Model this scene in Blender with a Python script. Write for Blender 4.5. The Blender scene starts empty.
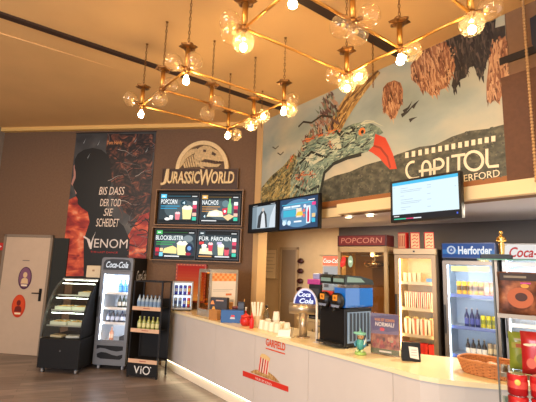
import bpy, math, random
from mathutils import Vector, Matrix
random.seed(7)
C = bpy.context.scene.collection
R = math.radians
PI = math.pi

# ------------------------------------------------------------------ camera calibration (lens, tilt and roll of the photograph)
F, CX, CY, H = 400.0, 268.0, 201.0, 1.7
UP = Vector((350 - CX, CY + 2300, -F)).normalized()
FW = Vector((0, 0, -1)); YC = (FW - UP * FW.dot(UP)).normalized(); XC = YC.cross(UP)
def ray(px, py):
    c = Vector((px - CX, CY - py, -F)); return Vector((c.dot(XC), c.dot(YC), c.dot(UP)))
def at_z(px, py, z):
    r = ray(px, py); t = (z - H) / r.z; return Vector((r.x * t, r.y * t, z))
def at_y(px, py, y):
    r = ray(px, py); t = y / r.y; return Vector((r.x * t, y, H + r.z * t))
class Plane:                                   # a vertical surface: local x along it, y into it, z up
    def __init__(s, ox, oy, deg):
        s.o = Vector((ox, oy)); s.a = R(deg); s.u = Vector((math.cos(s.a), math.sin(s.a))); s.v = Vector((-s.u.y, s.u.x))
    def w(s, x, y=0):
        p = s.o + s.u * x + s.v * y; return (p.x, p.y)
    def hit(s, px, py, off=0):
        r = ray(px, py); o = s.o + s.v * off
        t = s.v.dot(o) / (s.v.x * r.x + s.v.y * r.y); p = Vector((r.x * t, r.y * t))
        return ((p - s.o).dot(s.u), H + r.z * t)
BW = Plane(-0.13, 6.78, -9)                   # back wall with the poster and the menu boards
MW = Plane(-0.134, 6.66, -53)                   # bulkhead above the counter, with the mural
CT = Plane(-1.63, 6.86, -53)                   # counter front

# ------------------------------------------------------------------ materials
def lin(c):
    return tuple((v / 255 / 12.92) if v / 255 <= .04045 else ((v / 255 + .055) / 1.055) ** 2.4 for v in c[:3]) + (1,)
_m = {}
def mat(col, rough=.5, metal=0., es=0., noise=0., nscale=8., bump=0., coat=0., spec=None):
    key = (tuple(col), rough, metal, es, noise, nscale, bump, coat, spec)
    if key in _m: return _m[key]
    m = bpy.data.materials.new('finish'); m.use_nodes = True
    nt = m.node_tree; b = nt.nodes['Principled BSDF']
    b.inputs['Base Color'].default_value = lin(col) if es == 0 else (0.01, 0.01, 0.01, 1)
    b.inputs['Roughness'].default_value = rough; b.inputs['Metallic'].default_value = metal
    if coat: b.inputs['Coat Weight'].default_value = coat
    if spec is not None: b.inputs['Specular IOR Level'].default_value = spec
    if es:
        b.inputs['Emission Color'].default_value = lin(col); b.inputs['Emission Strength'].default_value = es
    if noise or bump:
        tc = nt.nodes.new('ShaderNodeTexCoord'); n = nt.nodes.new('ShaderNodeTexNoise')
        n.inputs['Scale'].default_value = nscale; n.inputs['Detail'].default_value = 5
        nt.links.new(tc.outputs['Object'], n.inputs['Vector'])
        if noise:
            r = nt.nodes.new('ShaderNodeValToRGB'); c = lin(col)
            r.color_ramp.elements[0].position = .3; r.color_ramp.elements[1].position = .7
            r.color_ramp.elements[0].color = tuple(v * (1 - noise) for v in c[:3]) + (1,)
            r.color_ramp.elements[1].color = tuple(min(1, v * (1 + noise)) for v in c[:3]) + (1,)
            nt.links.new(n.outputs['Fac'], r.inputs['Fac']); nt.links.new(r.outputs['Color'], b.inputs['Base Color'])
        if bump:
            bp = nt.nodes.new('ShaderNodeBump'); bp.inputs['Strength'].default_value = bump
            nt.links.new(n.outputs['Fac'], bp.inputs['Height']); nt.links.new(bp.outputs['Normal'], b.inputs['Normal'])
    _m[key] = m; return m
def em(col, s=1.0): return mat(col, .5, 0, s, spec=.08)
def ramp_mat(name, stops, scale=6, detail=8, stretch=(1, 1, 1), rough=.6, distort=0., es=0., rot=(0, 0, 0)):
    m = bpy.data.materials.new(name); m.use_nodes = True
    nt = m.node_tree; b = nt.nodes['Principled BSDF']; b.inputs['Roughness'].default_value = rough
    tc = nt.nodes.new('ShaderNodeTexCoord'); mp = nt.nodes.new('ShaderNodeMapping'); n = nt.nodes.new('ShaderNodeTexNoise')
    mp.inputs['Scale'].default_value = stretch; mp.inputs['Rotation'].default_value = rot
    n.inputs['Scale'].default_value = scale; n.inputs['Detail'].default_value = detail; n.inputs['Distortion'].default_value = distort
    r = nt.nodes.new('ShaderNodeValToRGB'); cr = r.color_ramp
    while len(cr.elements) < len(stops): cr.elements.new(.5)
    for e, (p, c) in zip(cr.elements, stops): e.position = p; e.color = lin(c)
    nt.links.new(tc.outputs['Object'], mp.inputs['Vector']); nt.links.new(mp.outputs['Vector'], n.inputs['Vector'])
    nt.links.new(n.outputs['Fac'], r.inputs['Fac']); nt.links.new(r.outputs['Color'], b.inputs['Base Color'])
    return m
def glass(tint=(255, 255, 255), gloss=.12, rough=.02):
    key = ('glass', tint, gloss, rough)
    if key in _m: return _m[key]
    m = bpy.data.materials.new('clear_glass'); m.use_nodes = True; nt = m.node_tree
    nt.nodes.remove(nt.nodes['Principled BSDF']); out = nt.nodes['Material Output']
    t = nt.nodes.new('ShaderNodeBsdfTransparent'); t.inputs['Color'].default_value = lin(tint)
    g = nt.nodes.new('ShaderNodeBsdfGlossy'); g.inputs['Roughness'].default_value = rough
    lw = nt.nodes.new('ShaderNodeLayerWeight'); lw.inputs['Blend'].default_value = .25
    mr = nt.nodes.new('ShaderNodeMapRange'); mr.inputs['To Min'].default_value = gloss * .35; mr.inputs['To Max'].default_value = min(1, gloss * 4.5)
    mx = nt.nodes.new('ShaderNodeMixShader')
    nt.links.new(lw.outputs['Facing'], mr.inputs['Value']); nt.links.new(mr.outputs['Result'], mx.inputs['Fac'])
    nt.links.new(t.outputs[0], mx.inputs[1]); nt.links.new(g.outputs[0], mx.inputs[2]); nt.links.new(mx.outputs[0], out.inputs['Surface'])
    _m[key] = m; return m

def globe_glass(milk, amount):
    m = glass((255, 246, 228), .1).copy(); nt = m.node_tree; out = nt.nodes['Material Output']; src = out.inputs['Surface'].links[0].from_socket
    d = nt.nodes.new('ShaderNodeBsdfTranslucent'); d.inputs['Color'].default_value = lin(milk); d2 = nt.nodes.new('ShaderNodeBsdfDiffuse'); d2.inputs['Color'].default_value = lin(milk)
    a = nt.nodes.new('ShaderNodeMixShader'); a.inputs['Fac'].default_value = .5; x = nt.nodes.new('ShaderNodeMixShader'); x.inputs['Fac'].default_value = amount
    nt.links.new(d.outputs[0], a.inputs[1]); nt.links.new(d2.outputs[0], a.inputs[2]); nt.links.new(src, x.inputs[1]); nt.links.new(a.outputs[0], x.inputs[2]); nt.links.new(x.outputs[0], out.inputs['Surface'])
    return m
BRASS = mat((206, 150, 74), .32, .85); DARKBRASS = mat((130, 88, 44), .4, .8)
BLACK = mat((13, 13, 15), .4, spec=.4); MATBLACK = mat((15, 15, 16), .65, spec=.3); CHROME = mat((200, 200, 205), .15, 1.0)
STEEL = mat((150, 150, 152), .3, 1.0); ALU = mat((165, 160, 152), .4, .6); WHITE = mat((225, 222, 215), .5)
CREAM = mat((226, 205, 160), .6, noise=.03); GREYMET = mat((120, 122, 126), .4, .4); CLEAR = glass((255, 255, 255), .03); WOODF = mat((128, 96, 62), .5, noise=.1)

# ------------------------------------------------------------------ mesh builder
class MB:
    def __init__(s, m=None): s.v = []; s.f = []; s.fm = []; s.mats = []; s.sm = []; s.smooth = False; s.cur = 0; s.xf = None
        # each face remembers its material and shading
    def use(s, m, smooth=None):
        if m not in s.mats: s.mats.append(m)
        s.cur = s.mats.index(m)
        if smooth is not None: s.smooth = smooth
        return s
    def add(s, vs, fs):
        b = len(s.v)
        if s.xf: vs = [tuple(s.xf @ Vector(v)) for v in vs]
        s.v += [tuple(v) for v in vs]
        for f in fs: s.f.append(tuple(b + i for i in f)); s.fm.append(s.cur); s.sm.append(s.smooth)
        return s
    def box(s, x0, x1, y0, y1, z0, z1):
        s.add([(x0, y0, z0), (x1, y0, z0), (x1, y1, z0), (x0, y1, z0), (x0, y0, z1), (x1, y0, z1), (x1, y1, z1), (x0, y1, z1)],
              [(0, 3, 2, 1), (4, 5, 6, 7), (0, 1, 5, 4), (1, 2, 6, 5), (2, 3, 7, 6), (3, 0, 4, 7)]); return s
    def bbox(s, x0, x1, y0, y1, z0, z1, b=.008):   # box with rounded vertical edges and chamfered rims
        n = 4; pts = []
        for cx, cy, a0 in ((x1 - b, y1 - b, 0), (x0 + b, y1 - b, 90), (x0 + b, y0 + b, 180), (x1 - b, y0 + b, 270)):
            for k in range(n + 1):
                a = R(a0 + 90 * k / n); pts.append((cx, cy, math.cos(a), math.sin(a)))
        c = b * .4; rings = [(z0, b - c), (z0 + c, b), (z1 - c, b), (z1, b - c)]
        vs = [(cx + ca * r, cy + sa * r, z) for z, r in rings for cx, cy, ca, sa in pts]; N = len(pts)
        fs = [(r * N + k, r * N + (k + 1) % N, (r + 1) * N + (k + 1) % N, (r + 1) * N + k) for r in range(3) for k in range(N)]
        fs += [tuple(range(N - 1, -1, -1)), tuple(range(3 * N, 4 * N))]; return s.add(vs, fs)
    def cyl(s, p0, p1, r0, r1=None, n=14, caps=True):
        p0, p1 = Vector(p0), Vector(p1); r1 = r0 if r1 is None else r1
        d = (p1 - p0).normalized(); a = d.orthogonal().normalized(); b = d.cross(a)
        vs = [p + a * (r * math.cos(2 * PI * k / n)) + b * (r * math.sin(2 * PI * k / n)) for p, r in ((p0, r0), (p1, r1)) for k in range(n)]
        fs = [(k, (k + 1) % n, n + (k + 1) % n, n + k) for k in range(n)]
        if caps: fs += [tuple(range(n - 1, -1, -1)), tuple(range(n, 2 * n))]
        return s.add(vs, fs)
    def lathe(s, prof, loc=(0, 0, 0), n=16, axis=None):
        M_ = Matrix.Identity(3)
        if axis is not None: M_ = Vector(axis).to_track_quat('Z', 'Y').to_matrix()
        loc = Vector(loc); N = len(prof)
        vs = [loc + M_ @ Vector((r * math.cos(2 * PI * k / n), r * math.sin(2 * PI * k / n), z)) for r, z in prof for k in range(n)]
        fs = [(i * n + k, i * n + (k + 1) % n, (i + 1) * n + (k + 1) % n, (i + 1) * n + k) for i in range(N - 1) for k in range(n)]
        if prof[0][0] > 1e-5: fs.append(tuple(range(n - 1, -1, -1)))
        if prof[-1][0] > 1e-5: fs.append(tuple(range((N - 1) * n, N * n)))
        return s.add(vs, fs)
    def shell(s, prof, loc=(0, 0, 0), n=20, axis=None):   # open lathe, no caps
        k0 = len(s.f); s.lathe(prof, loc, n, axis)
        keep = [i for i in range(k0, len(s.f)) if len(s.f[i]) == 4]
        for L in (s.f, s.fm, s.sm): L[k0:] = [L[i] for i in keep]
        return s
    def ball(s, c, r, sc=(1, 1, 1), n=14, m=9):
        vs = []; fs = []
        for i in range(m + 1):
            t = PI * i / m
            for k in range(n):
                a = 2 * PI * k / n
                vs.append((c[0] + r * sc[0] * math.sin(t) * math.cos(a), c[1] + r * sc[1] * math.sin(t) * math.sin(a), c[2] + r * sc[2] * math.cos(t)))
        for i in range(m):
            for k in range(n): fs.append((i * n + k, (i + 1) * n + k, (i + 1) * n + (k + 1) % n, i * n + (k + 1) % n))
        return s.add(vs, fs)
    def tube(s, pts, r, n=8, closed=False):
        pts = [Vector(p) for p in pts]; N = len(pts); vs = []; up = None
        for i, p in enumerate(pts):
            a = pts[(i - 1) % N] if (closed or i > 0) else p; b = pts[(i + 1) % N] if (closed or i < N - 1) else p
            d = (b - a).normalized()
            if up is None: up = d.orthogonal().normalized()
            up = (up - d * up.dot(d)).normalized(); w = d.cross(up)
            vs += [p + up * (r * math.cos(2 * PI * k / n)) + w * (r * math.sin(2 * PI * k / n)) for k in range(n)]
        M_ = N if closed else N - 1
        fs = [(i * n + k, i * n + (k + 1) % n, ((i + 1) % N) * n + (k + 1) % n, ((i + 1) % N) * n + k) for i in range(M_) for k in range(n)]
        if not closed: fs += [tuple(range(n - 1, -1, -1)), tuple(range((N - 1) * n, N * n))]
        return s.add(vs, fs)
    def prism(s, pts, lo, hi, plane='xz'):       # polygon swept; xz: pts (x,z) from y=lo (front) to y=hi; xy: z=lo..hi; yz: x=lo..hi
        g = {'xz': lambda p, t: (p[0], t, p[1]), 'xy': lambda p, t: (p[0], p[1], t), 'yz': lambda p, t: (t, p[0], p[1])}[plane]
        N = len(pts); area = sum(pts[i][0] * pts[(i + 1) % N][1] - pts[(i + 1) % N][0] * pts[i][1] for i in range(N))
        if (area < 0) != (plane == 'xz' and False): pts = pts[::-1]
        vs = [g(p, lo) for p in pts] + [g(p, hi) for p in pts]
        fs = [tuple(range(N - 1, -1, -1)), tuple(range(N, 2 * N))] + [(k, (k + 1) % N, N + (k + 1) % N, N + k) for k in range(N)]
        if plane == 'xz': fs = [f[::-1] for f in fs]
        return s.add(vs, fs)
    def flat(s, pts, y):                          # printed shape facing the room
        N = len(pts); area = sum(pts[i][0] * pts[(i + 1) % N][1] - pts[(i + 1) % N][0] * pts[i][1] for i in range(N))
        if area < 0: pts = pts[::-1]
        return s.add([(p[0], y, p[1]) for p in pts], [tuple(range(N))])
    def rect(s, x0, x1, z0, z1, y): return s.flat([(x0, z0), (x1, z0), (x1, z1), (x0, z1)], y)
    def disc(s, x, z, rx, rz, y, n=24): return s.flat([(x + rx * math.cos(2 * PI * k / n), z + rz * math.sin(2 * PI * k / n)) for k in range(n)], y)
    def ribbon(s, pts, w, y, taper=False):
        pts = [Vector(p) for p in pts]; L = []; Rr = []
        for i, p in enumerate(pts):
            d = (pts[min(i + 1, len(pts) - 1)] - pts[max(i - 1, 0)]); d = d.normalized() if d.length > 1e-9 else Vector((1, 0))
            n = Vector((-d.y, d.x)); ww = w / 2 * ((1 - i / (len(pts) - 1)) if taper else 1) + 1e-5
            L.append(p + n * ww); Rr.append(p - n * ww)
        vs = [(q.x, y, q.y) for q in L] + [(q.x, y, q.y) for q in Rr]; N = len(pts)
        return s.add(vs, [(N + i, N + i + 1, i + 1, i) for i in range(N - 1)])
    def text(s, txt, x0, x1, z0, z1, y, t=0., shear=0., rise=0., bold=0.):   # lettering fitted to a rectangle; t: relief depth
        cu = bpy.data.curves.new('lettering', 'FONT'); cu.body = txt; cu.shear = shear; cu.extrude = .05 if t else 0; cu.resolution_u = 3; cu.offset = bold
        ob = bpy.data.objects.new('lettering', cu); C.objects.link(ob)
        dg = bpy.context.evaluated_depsgraph_get(); ev = ob.evaluated_get(dg); me = ev.to_mesh()
        vs = [v.co.copy() for v in me.vertices]; fs = [tuple(p.vertices) for p in me.polygons]
        ev.to_mesh_clear(); bpy.data.objects.remove(ob); bpy.data.curves.remove(cu)
        if not vs: return s
        a0, a1 = min(v.x for v in vs), max(v.x for v in vs); b0, b1 = min(v.y for v in vs), max(v.y for v in vs)
        out = []
        for v in vs:
            fx = (v.x - a0) / max(1e-6, a1 - a0)
            out.append((x0 + (x1 - x0) * fx, y - (t if v.z > 0 else 0), z0 + (z1 - z0) * (v.y - b0) / max(1e-6, b1 - b0) + rise * fx))
        return s.add(out, fs)
    def build(s, name, parent=None, kind=None):
        me = bpy.data.meshes.new(name); me.from_pydata(s.v, [], s.f)
        for m in s.mats: me.materials.append(m)
        for p, i, q in zip(me.polygons, s.fm, s.sm): p.material_index = i; p.use_smooth = q
        me.update(); o = bpy.data.objects.new(name, me); C.objects.link(o)
        if parent is not None: o.parent = parent
        if kind: o['kind'] = kind
        return o

def thing(name, label, cat, loc=(0, 0, 0), rot=0., group=None):
    o = bpy.data.objects.new(name, None); C.objects.link(o); o.empty_display_size = .1
    o.location = loc; o.rotation_euler = (0, 0, rot); o['label'] = label; o['category'] = cat
    if group: o['group'] = group
    return o
def tag(o, label, cat, group=None, loc=None, rot=None):
    o['label'] = label; o['category'] = cat
    if group: o['group'] = group
    if loc is not None: o.location = loc
    if rot is not None: o.rotation_euler = (0, 0, rot)
    return o
def dup(root, loc, rot, label, group=None):
    r = root.copy(); C.objects.link(r); r.location = loc; r.rotation_euler = (0, 0, rot); r['label'] = label
    if group: r['group'] = group
    for ch in list(root.children):
        c = ch.copy(); C.objects.link(c); c.parent = r
        for g in list(ch.children):
            d = g.copy(); C.objects.link(d); d.parent = c
    return r
def struct(o): o['kind'] = 'structure'; return o
ORD = ['leftmost', 'second', 'third', 'fourth', 'fifth', 'sixth', 'seventh', 'eighth', 'ninth']
def nth(i, n): return 'leftmost' if i == 0 else ('rightmost' if i == n - 1 else ORD[i] + ' from the left')
def B(m, smooth=False): return MB().use(m, smooth)
def area(name, loc, size, power, col=(255, 255, 255), rot=(0, 0, 0), size_y=None, spread=180):
    l = bpy.data.lights.new(name, 'AREA'); l.energy = power; l.size = size; l.color = lin(col)[:3]; l.spread = R(spread)
    if size_y: l.shape = 'RECTANGLE'; l.size_y = size_y
    o = bpy.data.objects.new(name, l); C.objects.link(o); o.location = loc; o.rotation_euler = rot; return o

# ================================================================== THE SETTING
def floor_mat():
    m = bpy.data.materials.new('wood_plank_floor'); m.use_nodes = True; nt = m.node_tree; b = nt.nodes['Principled BSDF']
    tc = nt.nodes.new('ShaderNodeTexCoord'); mp = nt.nodes.new('ShaderNodeMapping'); mp.inputs['Rotation'].default_value = (0, 0, R(-24))
    br = nt.nodes.new('ShaderNodeTexBrick'); br.inputs['Scale'].default_value = 1.0
    br.inputs['Brick Width'].default_value = 1.3; br.inputs['Row Height'].default_value = .13; br.inputs['Mortar Size'].default_value = .0022
    br.inputs['Color1'].default_value = lin((134, 120, 112)); br.inputs['Color2'].default_value = lin((98, 88, 83)); br.inputs['Mortar'].default_value = lin((60, 52, 48))
    n = nt.nodes.new('ShaderNodeTexNoise'); n.inputs['Scale'].default_value = 6; n.inputs['Detail'].default_value = 8
    mp2 = nt.nodes.new('ShaderNodeMapping'); mp2.inputs['Rotation'].default_value = (0, 0, R(-24)); mp2.inputs['Scale'].default_value = (.35, 6, 1)
    mx = nt.nodes.new('ShaderNodeMix'); mx.data_type = 'RGBA'; mx.blend_type = 'OVERLAY'; mx.inputs['Factor'].default_value = .8
    L = nt.links.new
    L(tc.outputs['Object'], mp.inputs['Vector']); L(mp.outputs['Vector'], br.inputs['Vector'])
    L(tc.outputs['Object'], mp2.inputs['Vector']); L(mp2.outputs['Vector'], n.inputs['Vector'])
    L(br.outputs['Color'], mx.inputs['A']); L(n.outputs['Fac'], mx.inputs['B']); L(mx.outputs['Result'], b.inputs['Base Color'])
    b.inputs['Roughness'].default_value = .33
    return m
struct(MB().use(floor_mat()).box(-8, 6, -5, 10, -.1, 0).build('floor'))
CEIL = mat((233, 186, 122), .75, noise=.05, nscale=1.2)
struct(MB().use(CEIL).box(-8, 6, -5, 10, 4.17, 4.3).build('ceiling'))
WALLB = mat((112, 85, 62), .8, noise=.1, nscale=30, bump=.1)
o = struct(B(WALLB).box(-6.2, 0, 0, .15, 0, 4.17).build('wall_back')); o.location = (*BW.o, 0); o.rotation_euler.z = BW.a
o = struct(B(mat((236, 190, 110), .6)).box(-6.2, .1, -.10, -.001, 4.10, 4.17).build('trim_1')); o.location = (*BW.o, 0); o.rotation_euler.z = BW.a
o = struct(B(mat((150, 140, 130), .8)).box(-5.3, -5.15, -7, 0, 0, 4.17).build('wall_left')); o.location = (*BW.o, 0); o.rotation_euler.z = BW.a
# dark light-track strips let into the ceiling
DK = mat((58, 38, 26), .6)
dv = Vector((.797, .604)); pv = Vector((-.604, .797))
for i, (bx, by, t0, t1, w) in enumerate((( -2.82, 3.78, -4.6, 3.84, .09), (.124, 3.285, -5, 1.8, .10))):
    b0 = Vector((bx, by)); q = [b0 + dv * t0 - pv * w / 2, b0 + dv * t1 - pv * w / 2, b0 + dv * t1 + pv * w / 2, b0 + dv * t0 + pv * w / 2]
    struct(B(DK).prism([tuple(p) for p in q], 4.145, 4.169, 'xy').build('trim_%d' % (i + 2)))
# shallow dropped field of the ceiling
e0 = Vector((-3.06, 4.13)); q = [e0 + dv * -3.2, e0 + dv * 1.25, e0 + dv * 1.0 + pv * 2.6, e0 + dv * -3.2 + pv * 3.0]
mb = B(CEIL); z = [4.12, 4.168, 4.168, 4.168]
mb.add([(p.x, p.y, zz) for p, zz in zip(q, z)] + [(p.x, p.y, 4.169) for p in q], [(3, 2, 1, 0), (4, 5, 6, 7), (0, 1, 5, 4), (1, 2, 6, 5), (2, 3, 7, 6), (3, 0, 4, 7)])
struct(mb.build('ceiling_panel'))
# bulkhead above the counter
o = struct(B(mat((128, 96, 68), .8, noise=.06, nscale=20)).box(0, 5.2, 0, .15, 2.38, 4.17).build('wall_bulkhead')); o.location = (*MW.o, 0); o.rotation_euler.z = MW.a
o = struct(B(mat((98, 66, 46), .8, noise=.1, nscale=25)).box(3.86, 5.2, -.012, -.001, 2.51, 3.53).build('wall_cladding')); o.location = (*MW.o, 0); o.rotation_euler.z = MW.a
o = struct(B(mat((30, 20, 15), .6)).box(3.86, 5.2, -.02, -.001, 3.66, 3.73).build('trim_4')); o.location = (*MW.o, 0); o.rotation_euler.z = MW.a
o = struct(B(mat((150, 96, 50), .6)).box(.03, 5.2, -.008, -.001, 2.51, 2.58).build('trim_5')); o.location = (*MW.o, 0); o.rotation_euler.z = MW.a
FASC = mat((232, 208, 158), .6)
mb = B(FASC).box(0, 1.83, -.02, -.001, 2.36, 2.48).box(1.83, 5.2, -.09, -.001, 2.38, 2.51)
o = struct(mb.build('trim_6')); o.location = (*MW.o, 0); o.rotation_euler.z = MW.a
o = struct(B(mat((214, 176, 122), .6)).box(-.12, .03, -.03, .15, 0, 4.17).build('wall_pillar')); o.location = (*MW.o, 0); o.rotation_euler.z = MW.a
# bar recess: lowered ceiling, cream wall, charcoal wall
P = [MW.w(-.02, .152), MW.w(5.2, .152), (6.2, 3.9), (-.6, 9.6)]
struct(B(mat((216, 216, 224), .7)).prism(P, 2.38, 2.44, 'xy').build('ceiling_bar'))
BR = Plane(.79, 7.37, -42)
o = struct(B(mat((206, 180, 140), .8, noise=.04)).box(-2.2, .62, 0, .1, 0, 2.38).build('wall_bar')); o.location = (*BR.o, 0); o.rotation_euler.z = BR.a
pe = BR.w(.62)
BD = Plane(pe[0], pe[1], -42)
o = struct(B(mat((92, 86, 82), .85)).box(0, 5, 0, .1, 0, 2.38).build('wall_charcoal')); o.location = (*BD.o, 0); o.rotation_euler.z = BD.a
o = struct(B(mat((206, 180, 140), .8)).box(-.02, .08, .15, 2.4, 0, 2.379).build('wall_return')); o.location = (*MW.w(-.06, 0), 0); o.rotation_euler.z = R(10)

def on_plane(pl, px, py, off=0): return pl.hit(px, py, off)
def place(o, pl, x, y, z): p = pl.w(x, y); o.location = (p[0], p[1], z); o.rotation_euler.z = pl.a
# ---- grey fire door in the back wall
x0, zt = BW.hit(11, 238); x1, _ = BW.hit(50, 239); zt = 2.06; xc = (x0 + x1) / 2; w = .9
x0, x1 = xc - w / 2 - .02, xc + w / 2
d = thing('door_1', 'plain grey flush metal door with two round stickers', 'door', (0, 0, 0)); d['kind'] = 'structure'; place(d, BW, xc, -.002, 0)
hw = w / 2
B(mat((190, 168, 144), .55, noise=.03)).box(-hw, hw, -.045, -.003, .005, zt).build('door_leaf', d)
B(mat((130, 116, 100), .55)).box(-hw - .05, -hw - .004, -.05, -.003, 0, zt + .05).box(hw + .004, hw + .05, -.05, -.003, 0, zt + .05).box(-hw - .05, hw + .05, -.05, -.003, zt + .004, zt + .05).build('door_frame', d)
mb = B(BLACK).box(hw - .10, hw - .05, -.055, -.046, .93, 1.15).cyl((hw - .075, -.05, 1.07), (hw - .075, -.10, 1.07), .012).cyl((hw - .065, -.10, 1.07), (hw - .20, -.10, 1.07), .011)
mb.build('door_handle', d)
B(mat((110, 104, 96), .6)).rect(-.06, .08, 1.63, 1.645, -.0465).build('door_lettering', d)
o = struct(B(mat((26, 30, 26), .7)).box(xc + hw + .06, xc + hw + .36, -.03, -.001, 0, 2.06).build('trim_7')); place(o, BW, 0, 0, 0)
def sticker(px, py, ring, bg, fig, label):
    x, z = BW.hit(px, py, -.05); t = thing('door_sticker', label, 'sticker', (0, 0, 0)); place(t, BW, x, -.049, z)
    m = B(mat(ring, .4)); m.prism([(.135 * math.cos(2 * PI * k / 28), .20 * math.sin(2 * PI * k / 28)) for k in range(28)], -.003, 0)
    m.use(mat(bg, .4)).disc(0, 0.01, .115, .175, -.004)
    m.use(mat(fig, .4)).disc(0, .055, .042, .05, -.005).flat([(-.075, -.10), (.075, -.10), (.06, -.02), (.025, .0), (-.025, .0), (-.06, -.02)], -.005)
    m.use(mat((240, 225, 190), .4)).rect(-.06, .06, -.145, -.115, -.005)
    m.build('sign_disc', t); return t
sticker(25, 278, (78, 46, 70), (122, 82, 106), (212, 182, 140), 'purple oval sticker with a pale bust, upper of two on the grey door')
sticker(18.5, 306, (190, 52, 24), (206, 74, 36), (110, 34, 28), 'orange oval sticker with a dark bust, lower of two on the grey door')
# ---- door and notice in the bar recess
x0, z1 = BR.hit(283, 250); x1, _ = BR.hit(297, 252)
d = thing('door_2', 'narrow brown-grey door in the cream wall behind the bar', 'door'); d['kind'] = 'structure'; place(d, BR, (x0 + x1) / 2, -.002, 0); hw = (x1 - x0) / 2
B(mat((140, 120, 96), .6)).box(-hw, hw, -.03, -.003, .004, z1).build('door_leaf', d)
B(mat((178, 152, 116), .6)).box(-hw - .05, -hw - .002, -.04, -.003, 0, z1 + .05).box(hw + .002, hw + .05, -.04, -.003, 0, z1 + .05).box(-hw - .05, hw + .05, -.04, -.003, z1 + .002, z1 + .05).build('door_frame', d)
B(BLACK).ball((hw - .05, -.06, 1.0), .022).cyl((hw - .05, -.03, 1.0), (hw - .05, -.06, 1.0), .01).build('door_handle', d)
x0, z1 = BR.hit(263.5, 249); x1, z0 = BR.hit(277, 279.5)
t = thing('notice_board', 'cream framed notice on the cream wall behind the bar', 'notice board'); place(t, BR, (x0 + x1) / 2, -.002, z0); hw = (x1 - x0) / 2; hh = z1 - z0
B(mat((196, 172, 132), .5)).box(-hw, hw, -.02, 0, 0, .02).box(-hw, hw, -.02, 0, hh - .02, hh).box(-hw, -hw + .02, -.02, 0, .02, hh - .02).box(hw - .02, hw, -.02, 0, .02, hh - .02).build('frame', t)
m = B(mat((236, 216, 176), .6)).box(-hw + .02, hw - .02, -.008, 0, .02, hh - .02).use(mat((196, 176, 140), .6))
for k in range(6): m.rect(-hw + .05, hw - .05 - .03 * (k % 3), hh - .10 - k * .07, hh - .088 - k * .07, -.0095)
m.build('sheet', t)
# exit sign on the back wall beside the door
x, z = BW.hit(-2, 246.5); t = thing('exit_sign', 'small red sign on the dark wall at the edge of the grey door', 'sign'); place(t, BW, x + .02, -.002, z - .07)
B(mat((190, 40, 34), .5)).bbox(-.13, .13, -.03, 0, 0, .14, .01).use(WHITE).flat([(.01, .03), (.09, .07), (.01, .11)], -.0315).rect(-.09, .01, .055, .085, -.0315).build('sign_plate', t)
# ================================================================== WALL PRINTS AND SIGNS
# ---- film poster on the back wall
FIRE = ramp_mat('fire_print', [(.30, (60, 22, 24)), (.45, (150, 44, 38)), (.58, (206, 92, 58)), (.72, (226, 160, 120))], 3.2, 8, (1, 1, 1.8), .5, .8)
NIGHT = ramp_mat('night_print', [(.3, (44, 46, 48)), (.6, (72, 74, 74)), (.8, (112, 108, 102))], 3, 8, (1, 1, 1), .45, .6)
TANGLE = ramp_mat('tangle_print', [(.36, (18, 18, 20)), (.5, (46, 38, 36)), (.62, (110, 62, 46)), (.75, (176, 120, 90))], 5, 10, (1, 1, 1), .5, 2.)
xl, zt = BW.hit(77.5, 134); xr, _ = BW.hit(154.7, 131); xl2, zb = BW.hit(60, 276); xr = max(xr, BW.hit(151, 200)[0]); xl = (xl + xl2) / 2
zt = BW.hit(116, 132.5)[1]
t = thing('film_poster', 'tall dark film poster with a head in profile on the brown wall', 'poster'); place(t, BW, (xl + xr) / 2, -.002, zb); PW, PH = (xr - xl) / 2, zt - zb; pc = (xl + xr) / 2
def pq(*pts):
    return [(lambda h: (max(-PW, min(PW, h[0] - pc)), max(0, min(PH, h[1] - zb))))(BW.hit(*p)) for p in pts]
m = B(NIGHT).box(-PW, PW, -.006, 0, 0, PH)
m.use(FIRE).flat(pq((60, 276), (96, 276), (95, 240), (100, 222), (88, 200), (77, 196), (68, 200)), -.0075)
m.flat(pq((118, 276), (152, 276), (152, 212), (140, 216), (128, 236), (124, 256)), -.0075)
m.use(TANGLE).flat(pq((108, 134), (154, 134), (152, 215), (140, 222), (124, 212), (112, 180), (106, 150)), -.0072)
m.use(mat((176, 126, 112), .5)).flat(pq((74, 166), (79, 160), (80, 200), (76, 194), (74, 187), (71.5, 184), (74, 176)), -.0085)
m.use(mat((20, 24, 24), .5)).flat(pq((75, 168), (75, 160), (78, 154), (84, 150), (93, 148), (102, 150), (109, 156), (112, 166), (112, 182), (108, 196), (106, 206), (112, 216), (124, 226), (130, 240), (128, 276), (84, 276), (84, 240), (90, 222), (88, 212), (82, 208), (78, 204), (78, 199), (76, 196), (77, 193), (74.5, 189), (73, 185), (76, 178), (76, 172)), -.009)
rr = random.Random(3)
for k in range(110):                                  # black strands and sparks on the sheet
    px, py = rr.uniform(108, 152), rr.uniform(140, 262)
    if py > 215 and px < 122: continue
    pts = [(px, py)]
    a = rr.uniform(-.9, .5)
    for j in range(6): a += rr.uniform(-.5, .5); px += 3.6 * math.cos(a); py += 3.6 * math.sin(a); pts.append((px, py))
    c = rr.choice([(14, 14, 16), (30, 26, 26), (60, 40, 36)]) if k % 3 else rr.choice([(170, 160, 150), (150, 92, 72), (130, 66, 54), (110, 104, 100)])
    m.use(mat(c, .5)).ribbon(pq(*pts), .026 if k % 3 else .012, -.0095 - k * .00001, True)
for px, py in ((84, 141), (98, 143), (135, 140), (146, 150), (88, 156)):
    m.use(mat((170, 180, 180), .5)).ribbon(pq((px, py + 2.5), (px + 2.5, py - 2.5)), .012, -.011, True)
PALE = mat((232, 214, 196), .5); ORG = mat((222, 148, 84), .5)
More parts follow.
